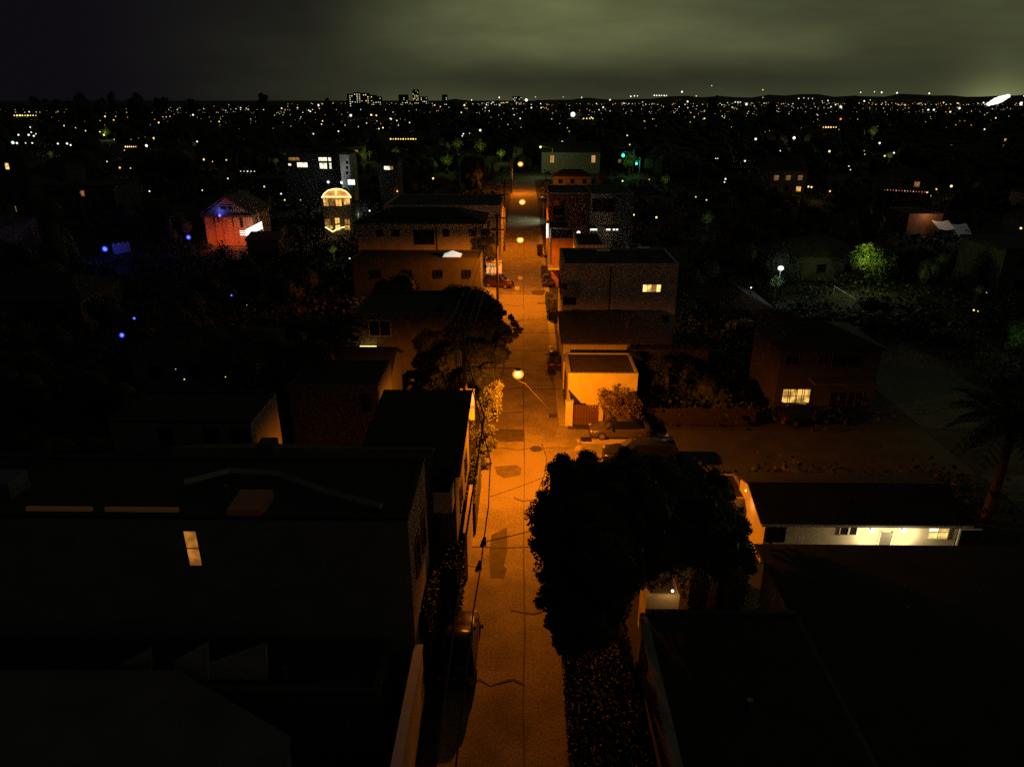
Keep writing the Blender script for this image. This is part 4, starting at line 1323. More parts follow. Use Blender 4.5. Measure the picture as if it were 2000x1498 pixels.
def core(mb, lobes, k=.72):
    for cx, cy, cz, r, sq in lobes:
        mb.ball((cx, cy, cz), r * k, 9, 7, sq)


def trunk_mb(h, r, lobes, rnd, nb=6):
    mb = MB().tube([(0, 0, 0), (.1 * r, .2 * r, h * .4), (0, 0, h * .8)], r, 7, r * .6)
    for l in rnd.sample(lobes, min(nb, len(lobes))):
        mb.tube([(0, 0, h * .5), (l[0] * .5, l[1] * .5, (h * .7 + l[2]) / 2), (l[0], l[1], l[2])], r * .4, 5, r * .12)
    return mb


def lumpy(lobes, rnd, per):
    """smaller boughs budding from the big ones, for an uneven outline"""
    out = list(lobes)
    for cx, cy, cz, r, sq in lobes:
        for _ in range(per):
            d = Vector((rnd.gauss(0, 1), rnd.gauss(0, 1), rnd.gauss(0, 1))).normalized()
            q = r * rnd.uniform(.82, 1.0)
            out.append((cx + d.x * q, cy + d.y * q, cz + d.z * q, r * rnd.uniform(.16, .34), .9))
    return out


def big_tree(label, x, y, lobes, n, size, m, rnd_seed, trunk_h=4, group=None, shell=.62, k=.74, lump=6):
    rnd = random.Random(rnd_seed)
    lobes = lumpy(lobes, rnd, lump)
    t = thing('tree', label, 'tree', (x, y, 0), 0, group)
    cr = MB()
    core(cr, lobes, k)
    leaf_cloud(cr, lobes, n, size, rnd, shell)
    link('crown', cr.mesh('crown', m), t)
    link('trunk', trunk_mb(trunk_h, .28, lobes, rnd).mesh('trunk', M_bark), t)
    return t


def lobes_in(px_list, Y0, rnd, x0, y0):
    """lobes given as (px, py, r px, distance)"""
    out = []
    for px_, py_, rp, Y in px_list:
        x, z = at(px_, py_, Y)
        dep = Y * cos(PITCH) - (z - EYE) * sin(PITCH)
        out.append((x - x0, Y - y0, z, rp * dep / FPX, .95))
    return out


rr = random.Random(3)
LB = [(1120, 950, 58, 34), (1180, 960, 70, 35), (1090, 1010, 60, 32), (1150, 1040, 95, 31), (1085, 1060, 50, 30), (1110, 1110, 62, 29), (1100, 1165, 48, 27.5), (1180, 1100, 80, 28), (1130, 1195, 52, 26.5),
      (1185, 1175, 50, 27), (1240, 1000, 90, 33), (1120, 1240, 40, 25), (1160, 1235, 40, 24.5), (1085, 1215, 20, 25.8)]
LB = [(a, b, c, d * .80) for a, b, c, d in LB]
big_tree('huge black-crowned tree overhanging the right side of the lower alley', 4.3, 25.4, lobes_in(LB, 0, rr, 4.3, 25.4), 60000, .07, M_leaf, 11, 5, None, .82, .86, 11)
LB = [(1290, 960, 75, 36), (1330, 1010, 80, 34), (1390, 1020, 62, 35), (1265, 1070, 78, 31), (1340, 1065, 70, 32), (1395, 1065, 58, 32), (1330, 930, 45, 38), (1395, 960, 40, 38), (1225, 1120, 45, 29), (1435, 1085, 45, 33), (1440, 1030, 28, 35), (1230, 915, 40, 38)]
LB = [(a, b, c, d * .84) for a, b, c, d in LB if b < 1150]
big_tree('broad dark tree between the huge alley tree and the cottage', 9.6, 29.2, lobes_in(LB, 0, rr, 9.6, 29.2), 46000, .07, M_leaf, 12, 5, None, .82, .86, 11)
LB = [(1350, 1150, 50, 27), (1420, 1140, 70, 29), (1500, 1130, 60, 30), (1400, 1200, 60, 27)]
# leaning tree over the left edge
LB = [(930, 600, 42, 66), (890, 590, 36, 68), (960, 650, 36, 62), (915, 660, 50, 60), (870, 640, 42, 62), (975, 690, 22, 57), (935, 710, 38, 55), (890, 715, 40, 56), (840, 670, 30, 60), (945, 620, 40, 66), (925, 745, 30, 52), (965, 605, 20, 68), (850, 610, 26, 66), (985, 650, 16, 62), (955, 725, 18, 53)]
big_tree('dense dark tree leaning over the left edge of the alley', -5.2, 60, lobes_in(LB, 0, rr, -5.2, 60), 32000, .12, M_leaf, 13, 5, None, .78, .86, 7)
LB = [(958, 765, 15, 46), (972, 752, 12, 46), (966, 785, 16, 45.5), (958, 810, 16, 45), (970, 800, 12, 45), (955, 840, 14, 44.5), (962, 865, 12, 44), (945, 880, 14, 43.8), (940, 850, 14, 44.5), (946, 790, 16, 46), (975, 770, 8, 46), (935, 900, 16, 43), (920, 915, 16, 42.5)]
big_tree('tall shrub glowing amber under the nearest street lamp', -2.9, 45.5, lobes_in(LB, 0, rr, -2.9, 45.5), 9000, .07, M_leaf2, 14, 2.5, None, .3, .42)
# sprig poking onto the alley from the leaning tree
LB = [(1005, 632, 8, 62), (1012, 645, 9, 61), (998, 620, 7, 63), (993, 660, 11, 60), (1006, 655, 7, 60.5)]
big_tree('small bushy treetop poking out over the alley from the leaning tree', -3.2, 61.5, lobes_in(LB, 0, rr, -3.2, 61.5), 2200, .09, M_leaf2, 15, 3, None, .3, .5)
# twiggy shrub before the garage
LB = [(1190, 785, 24, 50.6), (1215, 775, 26, 50.8), (1235, 790, 20, 50.6), (1205, 805, 26, 50.2), (1228, 812, 22, 50.0), (1180, 768, 14, 50.8), (1195, 825, 18, 49.9), (1245, 815, 14, 50.3)]
big_tree('feathery brown shrub in front of the bright garage wall', 7.2, 50.9, lobes_in(LB, 0, rr, 7.2, 50.9), 9000, .075, M_dry, 16, 1.8, None, .1, .3)
LB = [(1268, 800, 26, 53), (1300, 790, 30, 55), (1240, 705, 18, 58), (1290, 720, 30, 57), (1330, 730, 34, 58), (1270, 745, 26, 56), (1340, 780, 36, 56), (1380, 760, 34, 58)]
big_tree('dark ragged tree right of the bright garage', 12.2, 55.8, lobes_in(LB, 0, rr, 12.2, 55.8), 14000, .11, M_leaf, 17, 3)
LB = [(945, 475, 12, 97), (952, 490, 12, 96), (958, 470, 9, 97), (962, 500, 8, 96), (950, 455, 9, 98)]
big_tree('slim dark tree before the orange-lit block wall', -5.6, 101.0, lobes_in(LB, 0, rr, -5.6, 101), 3000, .12, M_leaf, 18, 2.5)
# small tree by side yard, left
LB = [(905, 835, 22, 41), (898, 855, 16, 40.5), (915, 850, 14, 40.6), (905, 820, 12, 41.4)]
big_tree('small round tree on a thin trunk beside the black roof', -4.35, 41.6, lobes_in(LB, 0, rr, -4.35, 41.6), 4200, .06, M_leaf2, 19, 2.6, None, .4, .55)


def hedge(label, x0, x1, y0, y1, h, n, m=M_leaf, seed=1, name='hedge'):
    rnd = random.Random(seed)
    mb = MB().box(x0 + .08, x1 - .08, y0 + .08, y1 - .08, 0, h - .08)
    for _ in range(n):
        f = rnd.random()
        if f < .45:
            p = Vector((rnd.uniform(x0, x1), rnd.uniform(y0, y1), h + rnd.uniform(-.1, .1)))
        elif f < .75:
            p = Vector((rnd.choice((x0, x1)) + rnd.uniform(-.07, .07), rnd.uniform(y0, y1), rnd.uniform(.05, h)))
        else:
            p = Vector((rnd.uniform(x0, x1), rnd.choice((y0, y1)) + rnd.uniform(-.07, .07), rnd.uniform(.05, h)))
        u = Vector((rnd.gauss(0, 1), rnd.gauss(0, 1), rnd.gauss(0, 1))).normalized() * .075
        v = u.cross(Vector((rnd.gauss(0, 1), rnd.gauss(0, 1), rnd.gauss(0, 1)))).normalized() * .05
        mb.quad(tuple(p - u), tuple(p - v), tuple(p + u), tuple(p + v))
    return solo(name, mb, m, label, 'hedge')


hedge('clipped black hedge left of the alley below the balcony house', -5.5, -3.9, 24.6, 28.2, 3.3, 4200, seed=2)
hedge('taller square end of the black hedge beside the cable', -3.88, -3.0, 28.3, 30.6, 3.0, 2400, seed=3)
hedge('dark hedge between the orange side wall and the alley', xr + .55, XL - .1, 35.8, 41.6, 2.2, 3800, seed=4)
hedge('dark hedge along the right side of the lower alley', 1.95, 4.8, 12, 26.4, 1.7, 16000, seed=5)
y0_, y1_ = gnd(1080, 626)[1], gnd(1078, 584)[1]
hedge('narrow black hedge strip against the wall by the three-storey building', 2.95, 3.75, y0_, y1_ - .6, 1.1, 2600, seed=8)
hedge('dark hedge between the flat-roofed house and the cottage', 8.4, 11.4, 29.4, 32.2, 3.4, 4200, seed=9)
hedge('overgrown strip on top of the long garage wall', 9.4, 16.5, 59.4, 60.4, 3.6, 3500, seed=6)


# palms
def palm(label, x, y, h, nf=26, L_=3.0, seed=0, m=M_leaf, group=None):
    rnd = random.Random(seed)
    t = thing('palm_tree', label, 'palm tree', (x, y, 0), 0, group)
    link('trunk', MB().tube([(0, 0, 0), (.15, 0, h * .5), (.05, 0, h)], .3, 8, .2).mesh('trunk', M_bark), t)
    mb = MB()
    n = 12
    for i in range(n):
        u = i / (n - 1)
        cx, cz = L_ * (u * .95), L_ * (.55 * u - .95 * u * u)
        ln = L_ * .30 * sin(pi * min(1, u * .85 + .12)) + .05
        for sgn in (-1, 1):
            for e in range(2):
                xo = cx + e * L_ / n * .5
                mb.quad((xo, 0, cz), (xo + .06 * L_ / 3, 0, cz), (xo + ln * .55 + .05, sgn * ln, cz - ln * .35), (xo + ln * .5, sgn * ln * .98, cz - ln * .36))
    mb.tube([(L_ * i / 6 * .95, 0, L_ * (.55 * i / 6 - .95 * (i / 6) ** 2)) for i in range(7)], .035, 4, .01)
    fm = mb.mesh('frond', m)
    for k in range(nf):
        f = link('frond', fm, t, (.05, 0, h))
        f.rotation_euler = (0, R(rnd.uniform(-42, 38)), 2 * pi * k * .382 + rnd.uniform(-.2, .2))
        s = rnd.uniform(.85, 1.1)
        f.scale = (s, s, s)
    return t


palm('large palm with drooping fronds at the right edge of the view', *gnd(1955, 905, 4)[:1], gnd(1955, 905, 4)[1], 6.8, 30, 3.4, 1)
palm('black palm nearest the white-walled house at left', *gnd(560, 700, 7), 7.5, 26, 3.2, 2)
palm('black palm beside the dark gabled outbuilding', *gnd(640, 650, 7.5), 7.8, 26, 3.0, 3)
palm('black palm in the dark gardens farther to the left', *gnd(440, 690, 7), 7.2, 26, 3.0, 4)

# ---------------------------------------------------------------- distant lights: (px, py, colour, px radius)
D = '''28 226 a 2 40 226 a 2 57 219 w 2 125 246 a 2 205 228 a 2.4 222 235 a 2 226 228 a 1.6 377 225 w 3 310 240 a 2.6 332 228 w 1.6 318 229 a 1.6 428 238 g 2.2 59 249 w 2.2
36 264 w 3 56 264 w 3.4 66 266 w 3 61 259 w 2.4 70 262 w 2 25 279 c 5 33 280 w 3.5 50 280 w 2 63 280 w 2.6 113 281 w 3 131 281 w 3.4 138 284 w 3 167 256 g 2 203 264 g 3 195 258 a 2 205 259 a 1.6
286 285 w 4.6 300 270 a 2.6 385 277 w 2.8 243 294 w 1.6 398 312 a 3 442 313 a 2.2 415 316 o 1.8 209 316 w 2 234 328 o 3 255 329 w 1.8 292 374 w 2.6 395 372 w 2.2 445 349 w 2.4
347 214 w 1.4 398 213 w 1.5 418 208 r 1.4 447 205 w 1.2 470 211 w 1.8 461 213 p 1.4 481 212 w 1.6 223 273 w 1.6 256 273 o 1.4
685 226 w 4.4 581 211 w 2 606 218 w 2.6 603 216 w 2 622 206 p 3.4 550 212 w 2.2 661 257 w 2.6 628 243 w 2 630 237 y 2 674 245 w 1.6 612 262 w 2.4 700 248 w 1.6 716 241 w 1.8 740 252 w 2.2 748 250 y 2.4 762 232 w 2 736 237 a 1.6
800 240 w 2 905 262 w 2.4 903 266 w 2.2 917 261 w 1.6 938 255 w 4 901 220 a 2 725 225 y 3 735 226 a 2.4 764 233 w 2.6 775 236 y 2 849 206 a 1.8 860 209 p 1.6 950 205 w 2 948 211 w 1.8 975 191 w 2.6 976 206 c 2 907 206 a 2.8 921 196 w 2
846 349 a 3.2 776 374 o 2.6 549 379 w 2.8 556 391 y 2.4 587 391 w 1.6 516 365 a 2.6 722 412 w 3 754 412 w 3 683 505 w 2.4 739 424 w 2 779 424 w 2
1119 224 w 8.5 1028 196 w 5 1038 211 w 2.4 1057 211 y 2 1056 203 w 1.8 1016 232 w 2.2 1004 225 w 1.8 1002 213 w 1.6 1232 189 w 2.6 1239 188 w 2.2 1245 188 w 1.8 1278 187 w 2.6 1290 188 w 1.6 1300 188 w 1.8 1332 180 w 3.2 1360 188 o 2 1343 199 w 3 1192 195 w 1.8
1178 210 w 2.6 1170 215 w 1.8 1218 202 p 1.8 1155 230 a 2.2 1225 265 w 2.2 1230 283 g 2 1098 278 w 3.4 1356 229 o 1.8 1376 232 a 2.2 1416 227 o 1.6 1436 200 w 2 1441 200 w 2 1446 200 w 1.8 1458 204 w 4 1430 210 w 1.8 1476 272 w 4 1455 315 w 3
1417 350 w 3 1415 356 w 2.4 1216 354 y 2.6 1268 351 r 2.2 1380 391 w 2.2 1359 385 g 2.2 1238 420 y 3 1282 425 a 3.4 1490 176 o 2 1390 168 w 1.6
1136 191 w 2 1191 196 w 2 1165 203 w 1.8 1100 190 a 1.6 1046 190 w 1.6 1255 200 w 1.6 1275 203 w 1.2 1490 191 w 1.4
1560 193 w 2 1570 192 w 1.6 1579 193 w 1.6 1587 193 w 1.6 1617 197 w 2 1606 198 w 1.4 1632 205 w 2.2 1642 209 w 4 1623 209 w 2 1681 181 w 2 1708 180 w 1.8 1722 181 w 3 1688 198 w 2.6 1752 182 w 2.8 1815 183 w 2.8 1813 215 w 3 1824 215 w 3 1874 212 w 3.6
1870 202 w 1.8 1856 219 o 2.8 1768 206 o 2 1843 201 w 2 1930 204 w 3.2 1921 201 w 2.4 1995 203 w 6 1642 233 r 3 1551 270 w 5 1718 280 w 3.6 1736 302 g 3 1746 299 w 3 1728 305 g 2.6 1620 296 y 3.6 1524 295 c 2 1658 325 w 2 1661 332 w 1.8 1689 302 w 1.6 1688 295 a 1.6
1858 364 a 4 1829 370 o 2.6 1811 376 o 2.8 1818 383 g 1.6 1579 365 a 3 1585 366 a 3 1621 374 o 2.8 1923 253 w 2.4 1897 245 o 1.6 1945 231 a 2 1467 562 w 3 1994 446 a 3.6 1902 606 a 3 1910 608 a 1.8 1927 572 w 1.5 1700 196 w 1.4 1540 205 w 1.2 1730 200 w 1.4 1960 188 w 2 2000 188 w 2
343 721 w 1.5 440 736 a 1.8 360 741 y 2 482 596 y 1.2 984 656 w 2 898 807 w 1.3'''.split()
PTS = [(float(D[i]), float(D[i + 1]), D[i + 2], float(D[i + 3])) for i in range(0, len(D), 4)]
CN = dict(w='white', a='amber', o='orange', g='green', c='cool white', t='teal', r='red', b='blue', p='pinkish', y='yellow')
protos = {}
SPOTS = []        # (px, py, radius, distance): kept clear of filler trees and houses


def lamp_things(px, py, col, rp):
    # height of a street or porch lamp: 5 m, less up close
    hz = 5.0 if py < 300 else 3.2
    if py > 196:
        x, y = gnd(px, py, hz)
        y = min(y, 3200)
        if y >= 3200:
            x = at(px, py, 3200)[0]
    else:
        y = 3200 + (196 - py) * 60
        x = at(px, py, y)[0]
    z = at(px, py, y)[1]
    dep = y * cos(PITCH) - (z - EYE) * sin(PITCH)
    r = rp * .54 * dep / FPX
    SPOTS.append((px, py, rp + 2, y))
    big = rp >= 5
    region = ('at the left' if px < 500 else 'left of the alley' if px < 1000 else 'right of the alley' if px < 1500 else 'at the right')
    band = 'on the skyline' if py < 200 else 'in the distant town' if py < 260 else 'among the dark gardens beyond the nearer houses' if py < 420 else 'in a dark garden'
    g = f'{CN[col]} lamps {band} {region}'
    lab = f'{"large " if big else ""}{CN[col]} lamp on a post {band} {region}'.replace('among the dark gardens beyond the nearer houses', 'beyond the nearer houses')
    t = thing('lamp_post' if py > 0 else '', lab, 'lamp', (x, y, 0), 0, g)
    mm = GLOW[col] if rp > 2.5 else MIDG[col] if rp > 1.7 else DIMG.get(col, MIDG[col])
    key = ('globe', mm.name)
    if key not in protos:
        protos[key] = MB().ball((0, 0, 0), 1.0, 8, 6).mesh('globe', mm, smooth=True)
    o = link('globe', protos[key], t, (0, 0, z))
    o.scale = (r, r, r)
    if y < 1200:
        if 'post' not in protos:
            protos['post'] = MB().tube([(0, 0, 0), (0, 0, 1)], 1, 5).mesh('post', M_dark)
        p = link('post', protos['post'], t)
        p.scale = (max(.06, r * .2), max(.06, r * .2), z - r * .6)
    return t, (x, y, z)


pos = {}
for q in PTS:
    t, p = lamp_things(*q)
    pos[(q[0], q[1])] = (t, p)
# light they throw on what stands round them (the stronger ones only)
for k, w_, c in (((1551, 270), 500, WARM), ((1467, 562), 10, WARM), ((1858, 364), 160, WARM), ((1582, 366), 160, WARM), ((398, 312), 160, WARM)):
    t, p = pos[k] if k in pos else pos[min(pos, key=lambda q: abs(q[0] - k[0]) + abs(q[1] - k[1]))]
    lamp('lamp_light', (p[0], p[1] - 2, p[2] + 1.0), c, w_, .3, parent=t)
# stadium floodlight, far right: two banks
for px, py, w_, h_, lab in ((1950, 196, 30, 13, 'glaring bank of white floodlights on the horizon at the right'),):
    y = 1500
    x, z = at(px, py, y)
    t = thing('floodlight_bank', lab, 'floodlight', (x, y, 0))
    SPOTS.append((px, py, 20, y))
    dx = w_ * y / FPX / 2
    dz = h_ * y / FPX / 2
    part('mast', MB().tube([(x, y, 0), (x, y, z)], .8, 6), M_dark, t)
    part('crossbar', MB().tube([(x - dx, y + 1, z - dz), (x + dx, y + 1, z + dz)], .5, 6), M_dark, t)
    for i in range(6):
        u = i / 5
        e = 8.6 - abs(u - .5) * 8
        part('flood_lamp', MB().ball((x - dx + 2 * dx * u, y, z - dz + 2 * dz * u), e, 10, 8, .8), GLOW['w'], t, True)
# blue garden lights
for px, py, rp, w_, lab in ((205, 487, 6.5, 130, 'bright blue garden lamp farthest left beside the blue fence'), (368, 464, 5.5, 40, 'bright blue lamp right of the blue-lit fence'),
                            (238, 655, 6, 8, 'bright blue lamp lowest in the dark left gardens'), (262, 622, 3.5, 2, 'faint blue lamp above the lowest blue lamp'),
                            (452, 577, 2.6, 0, 'tiny blue lamp alone in the dark left gardens'), (429, 421, 4, 60, 'violet-blue lamp on the front of the gabled house')):
    if px == 429:
        y = Yg - .5
        x, z = at(px, py, y)
    else:
        x, y = gnd(px, py, 2.6)
        z = 2.6
    dep = y * cos(PITCH) - (z - EYE) * sin(PITCH)
    r = rp * .85 * dep / FPX
    SPOTS.append((px, py, rp + 4, y))
    t = thing('blue_lamp', lab, 'lamp', (x, y, 0))
    part('globe', MB().ball((x, y, z), r, 10, 8), hot_glow('blue_lamp_glow', (.010, .025, 1.0), (.16, .28, 1.0), .6, 1.3) if 'blue_lamp_glow' not in MC else MC['blue_lamp_glow'], t, True)
    if px == 429:
        part('bracket', MB().tube([(x, y + .4, z), (x, y, z)], .05), M_dark, t)
    else:
        part('post', MB().tube([(x, y, 0), (x, y, z)], .05), M_dark, t)
    if w_:
        lamp('blue_light', (x, y - .1, z + r + .3), (.03, .07, 1), w_, .2, parent=t)
# the blue-lit fence
a0, a1 = gnd(222, 497), gnd(256, 492)
f = thing('blue_lit_fence', 'panelled fence washed with blue light right of the brightest blue lamp', 'fence', (a0[0], a0[1], 0))
for i in range(14):
    u = i / 14
    xx, yy = a0[0] + (a1[0] - a0[0]) * u, a0[1] + (a1[1] - a0[1]) * u
    part('plank', MB().box(xx, xx + (a1[0] - a0[0]) / 15, yy, yy + .05, 0, 1.7 + .15 * sin(i * 1.7)), M_white, f)
SPOTS.append((240, 488, 18, a0[1]))
lamp('fence_light', (a0[0] + 1.2, a0[1] - 1.6, 1.2), (.02, .06, 1), 45, .1, parent=f)
# string of coloured fairy lights, right
t = thing('fairy_lights', 'long string of tiny coloured fairy lights in the dark gardens at the right', 'string lights', (at(1770, 374, 165)[0], 165, 0))
for i in range(16):
    px = 1728 + i * 5.6
    x, z = at(px, 371 + i * .33, 165)
    c = 'rgrrcrrcgrcrrorg'[i]
    part('bulb', MB().ball((x, 165, z), .10, 6, 4), DIMG[c], t)
    SPOTS.append((px, 373, 3, 165))
part('cord', MB().tube([(at(1728, 371, 165)[0], 165, at(1728, 371, 165)[1] + .1), (at(1812, 376, 165)[0], 165, at(1812, 376, 165)[1] + .1)], .03, 4), M_dark, t)
for a in (1727, 1814):
    x = at(a, 374, 165)[0]
    part('post', MB().tube([(x, 165, 0), (x, 165, at(a, 372, 165)[1] + .2)], .06), M_dark, t)
# strings on far roofs
for i, (a, b2, c, n_, k, lab) in enumerate(((763, 272, 812, 11, 'a', 'row of amber bulbs along a distant roof terrace left of the alley'), (245, 287, 265, 6, 'a', 'short glowing strip of amber lamps at the far left'),
                              (470, 335, 497, 5, 'w', 'faint white strip of lamps above the gabled house'), (1608, 249, 1633, 6, 'a', 'thin amber strip of lamps at the right'), (1140, 232, 1158, 4, 'y', 'short amber strip below the brightest distant lamp'),
                              (28, 226, 70, 9, 'y', 'long row of yellow lamps at the far left horizon'), (1278, 187, 1302, 6, 'w', 'row of white lamps on the horizon right of the alley'), (1398, 310, 1402, 2, 'w', 'pair of white lamps in the trees right of the traffic lights'))):
    y = min(2200, gnd(a, b2, 5)[1] if b2 > 197 else 2200)
    x, z = at(a, b2, y)
    t = thing('lamp_row', lab, 'string lights', (x, y, 0))
    r = 1.3 * y / FPX
    for j in range(n_):
        px = a + (c - a) * j / (n_ - 1)
        xx, zz = at(px, b2, y)
        part('bulb', MB().ball((xx, y, zz), r * random.uniform(.6, 1.1), 6, 4), GLOW[k], t)
        SPOTS.append((px, b2, 3, y))
    part('rail', MB().box(x, at(c, b2, y)[0], y + r, y + r * 1.3, z - r, z - r * .5), M_dark, t)
    for px in (a, c):
        xx = at(px, b2, y)[0]
        part('post', MB().box(xx - r * .3, xx + r * .3, y + r * 1.31, y + r * 1.7, 0, z), M_dark, t)
# teal traffic lights
for px, py, rp, lab in ((1217, 304, 6, 'green traffic signal on a mast arm beyond the hall, brightest'), (1243, 320, 4.6, 'green traffic signal lower and right of the bright one')):
    y = 236 if rp > 5 else 216
    x, z = at(px, py, y)
    t = thing('traffic_signal', lab, 'traffic light', (x, y, 0))
    xe_ = x + (3.4 if rp > 5 else 1.0)
    part('mast', MB().tube([(xe_, y + .3, 0), (xe_, y + .3, z + 1.8)], .14, 8), M_metal, t)
    part('arm', MB().tube([(xe_, y + .3, z + .9), (x, y + .3, z + 1.1)], .08, 6), M_metal, t)
    part('housing', MB().box(x - .28, x + .28, y - .05, y + .25, z - .42, z + 1.0), M_dark, t)
    part('green_lens', MB().ball((x, y - .15, z), rp * .5 * y / FPX, 10, 8), mat('signal_green', (.1, .6, .5), .4, 0, emit=(.05, 1, .68), strength=5), t)
    lamp('signal_light', (x, y - 1.4, z), (.1, 1, .5), 160, .3, parent=t)
    SPOTS.append((px, py, 12, y))
# greenish street light over the crossing beyond the alley
x, y = gnd(1036, 350)
lp = thing('corner_lamp', 'greenish street lamp above the crossing beyond the end of the alley', 'street lamp', (9.5, 241, 0))
part('post', MB().tube([(9.5, 247, 0), (9.5, 247, 9), (6.0, 246, 9.6)], .12, 6), M_metal, lp)
part('lens', MB().ball((5.6, 246, 9.4), .35, 8, 6), GLOW['g'], lp)
lamp('corner_light', (5.6, 246, 9), (.75, .8, .25), 1500, .2, parent=lp)
SPOTS += [(1030, 350, 26, 240), (1030, 430, 26, 158), (1025, 380, 22, 200)]
# pale light spilling over the alley at mid distance from a wall lamp
x, z = at(1055, 421, 153)
wl = thing('gate_lamp', 'cool security lamp on a post by the far right alley wall', 'lamp', (4.3, 153, 0))
part('post', MB().tube([(4.3, 153, 0), (4.3, 153, 5)], .07), M_metal, wl)
part('hood', MB().box(3.7, 4.35, 152.8, 153.2, 5.0, 5.15), M_dark, wl)
part('lens', MB().box(3.75, 4.2, 152.85, 153.15, 4.93, 4.99), mat('hooded_glow', (.8, .8, .8), .4, 0, emit=(.9, 1, .7), strength=1), wl)
lamp('gate_light', (3.6, 153, 4.8), (.85, .95, .55), 900, .15, spot=R(120), rot=(0, R(30), 0), parent=wl)

# lit foliage at the right: bright green tree
def lit_tree(label, boxes, y0, n, size, m, lights, seed, x0=None):
    lobes = lobes_in([(a, b2, r, Y) for a, b2, r, Y in boxes], 0, None, 0, 0)
    x0 = sum(l[0] for l in lobes) / len(lobes)
    lobes = [(l[0] - x0, l[1] - y0, l[2], l[3], l[4]) for l in lobes]
    t = big_tree(label, x0, y0, lobes, n, size, m, seed, max(1.5, lobes[0][2] * .8), None, .2, .45)
    for a, b2, Y, c, w_ in lights:
        x, z = at(a, b2, Y)
        lamp('up_light', (x, Y, z), c, w_, .15, parent=t)
    for a, b2, r, Y in boxes:
        SPOTS.append((a, b2, r, Y))


GY = (.85, 1, .18)
lit_tree('yellow-green tree glowing from a garden spotlight at the right', [(1690, 492, 18, 96), (1708, 495, 16, 97), (1682, 512, 18, 95), (1705, 518, 24, 96), (1728, 518, 20, 97), (1670, 500, 10, 96), (1742, 505, 10, 98), (1715, 535, 20, 97)], 96.5, 6500, .16, M_leaf3,
         [(1693, 476, 95, GY, 130), (1706, 499, 93.5, GY, 170), (1684, 515, 92.5, GY, 130)], 31)
lit_tree('green shrub lit at the far right edge', [(1985, 640, 16, 70), (1995, 665, 22, 69), (1975, 680, 12, 69), (2005, 640, 20, 70)], 69.5, 4200, .13, M_leaf3, [(1988, 650, 67.5, (.6, 1, .3), 26)], 32)
for i, (a, b2, r, w_, c, lab) in enumerate(((708, 301, 9, 260, GY, 'pale green bush lit beside a distant path left of the alley'), (721, 300, 6, 200, GY, 'small yellow bush right of the pale green one'), (772, 297, 9, 260, GY, 'lit bush below the amber roof terrace bulbs'),
                                   (893, 281, 11, 260, GY, 'lit green treetop below the white pair of lamps'), (937, 285, 12, 300, GY, 'lit green treetop below the large white lamp'), (872, 312, 13, 220, (.7, 1, .2), 'hanging green tree lit left of the alley end'),
                                   (978, 299, 9, 420, GY, 'yellow-green bush close left of the alley end'), (538, 314, 6, 120, GY, 'tiny lit bush left of the modern block'), (1150, 284, 7, 160, GY, 'small lit treetop above the hall'),
                                   (1230, 312, 16, 300, (.4, 1, .2), 'greenish tree lit by the traffic signals'), (1382, 425, 14, 60, (.7, 1, .5), 'faintly lit tree right of the pale annex'), (650, 487, 9, 130, (1, .85, .4), 'yellow-lit shrub below the festooned house'),
                                   (1299, 350, 10, 90, GY, 'dim green bush right of the red lamp'), (1738, 303, 7, 260, GY, 'bright green treetop strip at the right'), (700, 418, 9, 90, (.8, 1, .8), 'pale shrub at the left end of the two white garden lamps'),
                                   (770, 421, 8, 60, (.8, 1, .8), 'pale shrub below the right one of two white garden lamps'), (1912, 567, 10, 26, WARM, 'amber-lit shrub at the right beside two small lamps'), (1516, 552, 14, 16, COOL, 'bluish-lit shrub under the white lamp at the right'),
                                   (205, 258, 9, 700, GY, 'green-lit shrubbery in the far left distance'), (98, 300, 5, 200, GY, 'thin yellow-green lit tree at far left'), (1705, 256, 9, 500, (1, .9, .5), 'pale lit thicket at the right in the distance'))):
    Y = gnd(a, b2 + r, 2)[1]
    dep = Y * 1.05
    s = r * dep / FPX
    lit_tree(lab, [(a - r * .4, b2, r * .6, Y), (a + r * .45, b2 - r * .1, r * .6, Y + s * .3), (a, b2 + r * .4, r * .6, Y), (a + r * .1, b2 - r * .5, r * .5, Y + .2 * s)], Y + .2, 700, max(.12, s * .16), M_leaf3,
             [(a + r * .2, b2 + r * .2, Y - s * 1.4, c, w_ * .55 * (s / 2) ** 1.0)], 50 + i)

# white lamp at right with pole
x, y = gnd(1525, 524, 5)
t = thing('garden_lamp_post', 'bright white lamp post over the bluish-lit shrub at the right', 'lamp', (x, y, 0))
part('post', MB().tube([(x, y, 0), (x, y, 5)], .06), M_dark, t)
part('globe', MB().ball((x, y, 5), .36, 10, 8, .8), GLOW['w'], t, True)
lamp('post_light', (x, y - .4, 4.4), COOL, 120, .15, parent=t)
SPOTS.append((1525, 524, 12, y))
# pale handrail catching light
a0, a1 = gnd(1630, 560, 1.2), gnd(1672, 586, 1.2)
t = thing('handrail', 'pale slanting handrail catching cool light at the right', 'railing', (a0[0], a0[1], 0))
part('rail', MB().tube([(a0[0], a0[1], 1.2), (a1[0], a1[1], 1.2)], .09, 6), M_white, t)
for u in (0, .33, .66, 1):
    xx, yy = a0[0] + (a1[0] - a0[0]) * u, a0[1] + (a1[1] - a0[1]) * u
    part('post', MB().tube([(xx, yy, 0), (xx, yy, 1.15)], .05, 6), M_white, t)
lamp('rail_light', (a0[0] + 1.0, a0[1] - 2.2, 3.4), COOL, 55, .1, parent=t)
SPOTS += [(1640, 566, 12, a0[1]), (1660, 578, 12, a1[1])]
